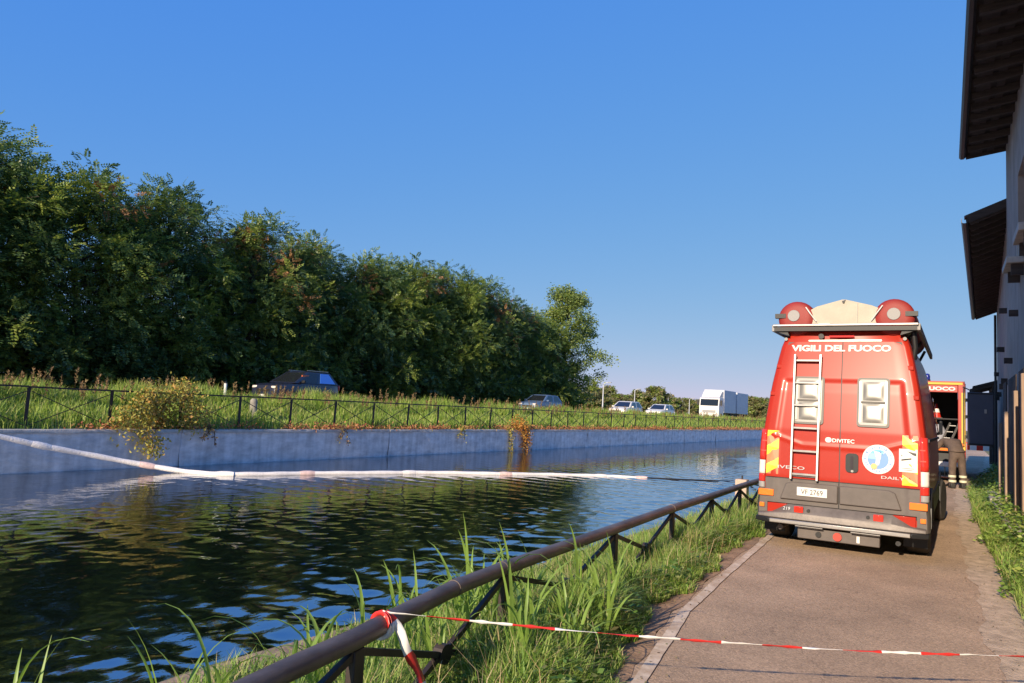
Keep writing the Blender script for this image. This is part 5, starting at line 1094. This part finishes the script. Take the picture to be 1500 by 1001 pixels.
be = [(0, 1), (1, 2), (2, 3), (3, 4), (4, 5), (0, 6), (6, 7), (7, 8), (8, 9), (0, 10), (10, 11), (11, 12), (12, 13), (3, 14), (14, 15), (15, 16), (3, 17), (17, 18), (18, 19)]
br = [(.17, .15), (.185, .15), (.21, .16), (.20, .15), .08, .06, .125, .095, .075, .06, .125, .095, .075, .06, .095, .07, .05, .095, .07, .05]
skin_mesh('body', bv, be, br, m_suit, pn)
mb = MB(); mb.lathe([(.03, -.12), (.075, -.09), (.095, -.03), (.1, .03), (.085, .09), (.04, .125)], (0, 0, 0), 'z', 16)
hd_ = mb.build('head', m_skin, pn, smooth=60, loc=(-.05, .78, 1.22), rot=(-1.5, 0, 0))
MB().lathe([(.104, .0), (.108, .05), (.092, .1), (.045, .135)], (0, -.012, 0), 'z', 16).build('hair', mat('dark_hair', (.03, .02, .015), .8), hd_, smooth=60); MB().box(-.012, .012, .09, .12, -.02, .02).build('nose', m_skin, hd_, bevel=.008)
for s in (-1, 1): MB().lathe([(.012, -.01), (.026, 0), (.012, .01)], (s*.1, 0, 0), 'x', 10).build('ear', m_skin, hd_)
for s, hx in ((-1, (-.355, .74, .88)), (1, (.165, .76, .94))):
    fv = [(0, 0, .05), (0, .02, 0), (0, .03, -.04)]; fe = [(0, 1), (1, 2)]; fr = [.03, .032, .026]
    for k in range(4):
        q = len(fv); x = -.027+k*.018; fv += [(x, .04, -.075), (x, .055, -.105-.006*(k in (1, 2))), (x, .05, -.13-.008*(k in (1, 2)))]; fe += [(2, q), (q, q+1), (q+1, q+2)]; fr += [.010, .009, .008]
    q = len(fv); fv += [(-s*.04, .045, -.03), (-s*.05, .065, -.06)]; fe += [(1, q), (q, q+1)]; fr += [.011, .009]
    h = skin_mesh('hand', fv, fe, fr, m_skin, pn, 0, 1); h.location = hx
for cx_, cy_ in ((-.128, -.045), (.152, .005)):
    for z in (.20, .33): MB().lathe([(.089, -.03), (.094, -.028), (.094, .028), (.089, .03)], (cx_, cy_+.02*(z > .3), z), 'z', 18).build('shin_band', m_refl, pn, smooth=40)
    MB().loft([[(cx_-.055, cy_-.08, 0), (cx_+.055, cy_-.08, 0), (cx_+.06, cy_+.2, 0), (cx_-.06, cy_+.2, 0)], [(cx_-.06, cy_-.085, .05), (cx_+.06, cy_-.085, .05), (cx_+.055, cy_+.2, .06), (cx_-.055, cy_+.2, .06)], [(cx_-.065, cy_-.075, .15), (cx_+.065, cy_-.075, .15), (cx_+.06, cy_+.08, .15), (cx_-.06, cy_+.08, .15)]]).build('boot', m_boot, pn, bevel=.02)
MB().lathe([(.20, -.025), (.206, -.02), (.206, .02), (.20, .025)], (0, .04, 1.02), 'z', 20).build('jacket_hem', m_suit, pn)
# orange kit bag in front of him
blob('orange_kit_bag', (fp.x-.05, TY-.05, 1.032), .22, .08, .2, mat('orange_bag', (.6, .22, .06), .6, var=.2, scale=8), 'orange bag lying on the truck sill in front of the firefighter', 'bag', 9)

# ================================================================== CARS AND A LORRY ON THE FAR ROAD
def car(loc, label, paint, L=4.1, Wd=1.75, H=1.5, hood=.92, belt=.95, suv=False, rz=0, name='parked_car', bar=None):
    """origin under the front bumper centre; the car points to -y, its body runs to +y."""
    t = thing(name, loc, label, 'car', None, rz); w = Wd/2
    def sec(y, zt, s, zb=.22): return [(-w*s*.9, y, zb), (-w*s, y, zb+.15), (-w*s, y, zt-.22), (-w*s*.95, y, zt-.04), (-w*s*.6, y, zt+.01), (w*s*.6, y, zt+.01), (w*s*.95, y, zt-.04), (w*s, y, zt-.22), (w*s, y, zb+.15), (w*s*.9, y, zb)]
    MB().loft([sec(0, hood-.28, .80, .3), sec(.06, hood-.16, .9, .26), sec(.3, hood-.06, .98), sec(1.0, hood, 1), sec(1.25, belt, 1), sec(L-.7, belt+.02, 1), sec(L-.15, belt, .97), sec(L, belt-.2, .86, .34)]).build('body', paint, t, smooth=40)
    yb0, yt0, yt1, yb1 = 1.02, 1.85, (L-.55 if suv else L-.95), (L-.12 if suv else L-.3); cb, ct = w*.95, w*.74
    A = [(-cb, yb0, belt-.02), (cb, yb0, belt-.02), (cb, yb1, belt), (-cb, yb1, belt)]; T = [(-ct, yt0, H-.05), (ct, yt0, H-.05), (ct, yt1, H-.04), (-ct, yt1, H-.04)]; R = [(-ct*.8, yt0+.12, H), (ct*.8, yt0+.12, H), (ct*.8, yt1-.1, H), (-ct*.8, yt1-.1, H)]
    MB().loft([A, T, R]).build('cabin', paint, t, smooth=30)
    def pane(nm, c, m=m_glass, sh=.86, off=.012):
        c = [Vector(p) for p in c]; m0 = sum(c, Vector())/4; nn = (c[1]-c[0]).cross(c[3]-c[0]).normalized(); nn = nn if nn.dot(m0-Vector((0, L/2, belt*.8))) > 0 else -nn
        q = [m0+(p-m0)*sh+nn*off for p in c]; b_ = [p-nn*(off+.01) for p in q]; return MB().add(q+b_, [(0, 1, 2, 3)]+[(i, (i+1) % 4, 4+(i+1) % 4, 4+i) for i in range(4)]).build(nm, m, t)
    pane('windscreen', [A[0], A[1], T[1], T[0]]); pane('rear_window', [A[3], A[2], T[2], T[3]])
    for s in (0, 1):
        a0, a1, b0, b1 = Vector(A[s]), Vector(A[2] if s else A[3]), Vector(T[s]), Vector(T[2] if s else T[3])
        for u0, u1 in ((.06, .5), (.53, .96)): pane('side_window', [a0.lerp(a1, u0), a0.lerp(a1, u1), b0.lerp(b1, u1), b0.lerp(b1, u0)], m_glass if bar is None or u0 < .3 else bar, .84)
        sx = 1 if s else -1
        MB().box(-.15, .15, -.03, .1, -.06, .06).build('headlight', m_lclear, t, bevel=.03, loc=(sx*(w*.68), .05, hood-.22)); MB().box(-.11, .11, -.05, .03, -.12, .12).build('tail_light', m_lred, t, bevel=.02, loc=(sx*(w*.8), L-.02, belt-.12))
        MB().box(-.09, .09, -.05, .05, -.06, .07).build('mirror', paint if bar is None else m_black, t, bevel=.02, loc=(sx*(w+.07), 1.4, belt+.05))
        for y in (.8, L-.75):
            wh = MB().lathe([(.2, -.1), (.3, -.1), (.325, -.06), (.325, .06), (.3, .1), (.2, .1)], (0, 0, 0), 'x', 24).build('wheel', m_rubber, t, smooth=40, loc=(sx*(w-.09), y, .325)); MB().lathe([(.2, -.07), (.19, .07), (.05, .09)] if sx > 0 else [(.05, -.09), (.19, -.07), (.2, .07)], (0, 0, 0), 'x', 16).build('rim', m_alu, wh, smooth=40)
    MB().box(-.42, .42, -.012, .03, hood-.42, hood-.30).build('grille', m_black, t); MB().box(-w*.8, w*.8, -.03, .1, .3, .42).build('bumper', m_black if bar else paint, t, bevel=.03); MB().box(-.25, .25, -.04, -.031, .36, .46).build('number_plate', m_white, t)
    return t
RZ_ = 1.144
m_wcar = mat('white_car_paint', (.68, .66, .62), .35, coat=.4); m_ncar = mat('dark_blue_car_paint', (.02, .025, .05), .3, coat=.6); m_bwin = mat('bright_blue_cover', (.06, .22, .75), .35, coat=.3); m_gcar = mat('grey_blue_car_paint', (.10, .16, .27), .3, coat=.5)
sx_ = -26.0
c0 = car((sx_, gx(385, 575, sx_).y, RZ_), 'dark blue off-roader with bright blue rear windows parked behind the far railing', m_ncar, 3.8, 1.78, 1.6, 1.0, 1.04, True, bar=m_bwin)
for s in (-1, 1): MB().bar((s*.6, 1.9, 1.63), (s*.6, 3.2, 1.63), .03, .03).build('roof_bar', m_alu, c0)
MB().box(.7, .74, 1.5, 1.9, 1.08, 1.4).build('orange_seat', m_orng, c0)
car((sx_-.6, gx(772, 590, sx_-.6).y, RZ_), 'grey blue hatchback half hidden by grass before the end of the trees', m_gcar, 4.0, 1.72, 1.48, .95, .98, True)
car((sx_, gx(903, 603, sx_).y, RZ_), 'white car driving ahead on the far road, just past the end of the trees', m_wcar, 4.2, 1.78, 1.5, .93, .95, True)
car((sx_+.2, gx(956, 607, sx_+.2).y, RZ_), 'white car between the other white car and the white lorry', m_wcar, 4.2, 1.78, 1.48, .92, .94, True)
ly = gx(1053, 600, -24.9).y
lo = thing('box_lorry', (-26.1, ly, RZ_), 'white box lorry with trailer on the far road', 'lorry')
m_box = mat('pale_box_body', (.55, .56, .6), .5, var=.08, scale=1.5)
MB().loft([[(-1.2, y, z0), (1.2, y, z0), (1.2, y, z1), (-1.2, y, z1)] for y, z0, z1 in ((0, .5, 1.75), (.02, .45, 1.8), (.22, .45, 2.75), (.5, .45, 2.85), (2.0, .5, 2.85))]).build('cab', m_wcar, lo, bevel=.05)
MB().add([(-1.08, .0, 1.83), (1.08, .0, 1.83), (1.08, .17, 2.62), (-1.08, .17, 2.62)], [(0, 1, 2, 3)]).build('windscreen', m_glass, lo, fix=False)
MB().loft([[(-1.1, .5, 2.86), (1.1, .5, 2.86), (1.1, 2, 2.86), (-1.1, 2, 2.86)], [(-1.15, 1.5, 3.6), (1.15, 1.5, 3.6), (1.15, 2, 3.6), (-1.15, 2, 3.6)]]).build('wind_deflector', m_wcar, lo)
for s in (-1, 1):
    MB().box(-.02, .02, .5, 1.5, 1.8, 2.55).build('side_window', m_glass, lo, loc=(s*1.205, 0, 0)); MB().box(-.12, .12, -.06, .06, -.3, .3).build('mirror', m_black, lo, loc=(s*1.42, .2, 2.2)); MB().box(-.2, .2, -.03, .02, -.1, .1).build('headlight', m_lclear, lo, loc=(s*.85, -.02, .85))
MB().box(-.8, .8, -.03, .0, 1.0, 1.3).build('grille', m_grey, lo); MB().box(-1.2, 1.2, -.06, .0, .4, .68).build('bumper', m_wcar, lo, bevel=.03)
MB().box(-1.25, 1.25, 2.1, 7.6, 1.05, 3.85).build('cargo_box', m_box, lo, bevel=.03); MB().box(-1.25, 1.25, 8.3, 14.0, 1.05, 3.8).build('trailer_box', m_box, lo, bevel=.03); MB().box(-.5, .5, 1, 14, .6, 1.0).build('chassis', m_black, lo)
for s in (-1, 1):
    for y in (1.0, 5.6, 6.7, 9.6, 12.4):
        MB().lathe([(.25, -.14), (.45, -.14), (.5, -.09), (.5, .09), (.45, .14), (.25, .14)], (0, 0, 0), 'x', 20).build('wheel', m_rubber, lo, smooth=40, loc=(s*1.08, y, .5))
# street lamps far off
for px, py, Y in ((884, 563, 112), (930, 572, 150), (979, 580, 175), (1010, 585, 190)):
    p = gy(px, py, Y); t = thing('street_lamp', (p.x, Y, 1.1), 'thin pale street lamp among the distant trees', 'lamp', 'street lamps among the distant trees'); h = p.z-1.1
    MB().tube([(0, 0, 0), (0, 0, h)], [.12, .07], 8).build('pole', m_box, t); MB().tube([(0, 0, h), (.5, 0, h+.25), (1.0, 0, h+.3)], .06, 6).build('arm', m_box, t); MB().box(.8, 1.4, -.12, .12, h+.24, h+.36).build('lamp_head', m_grey, t)
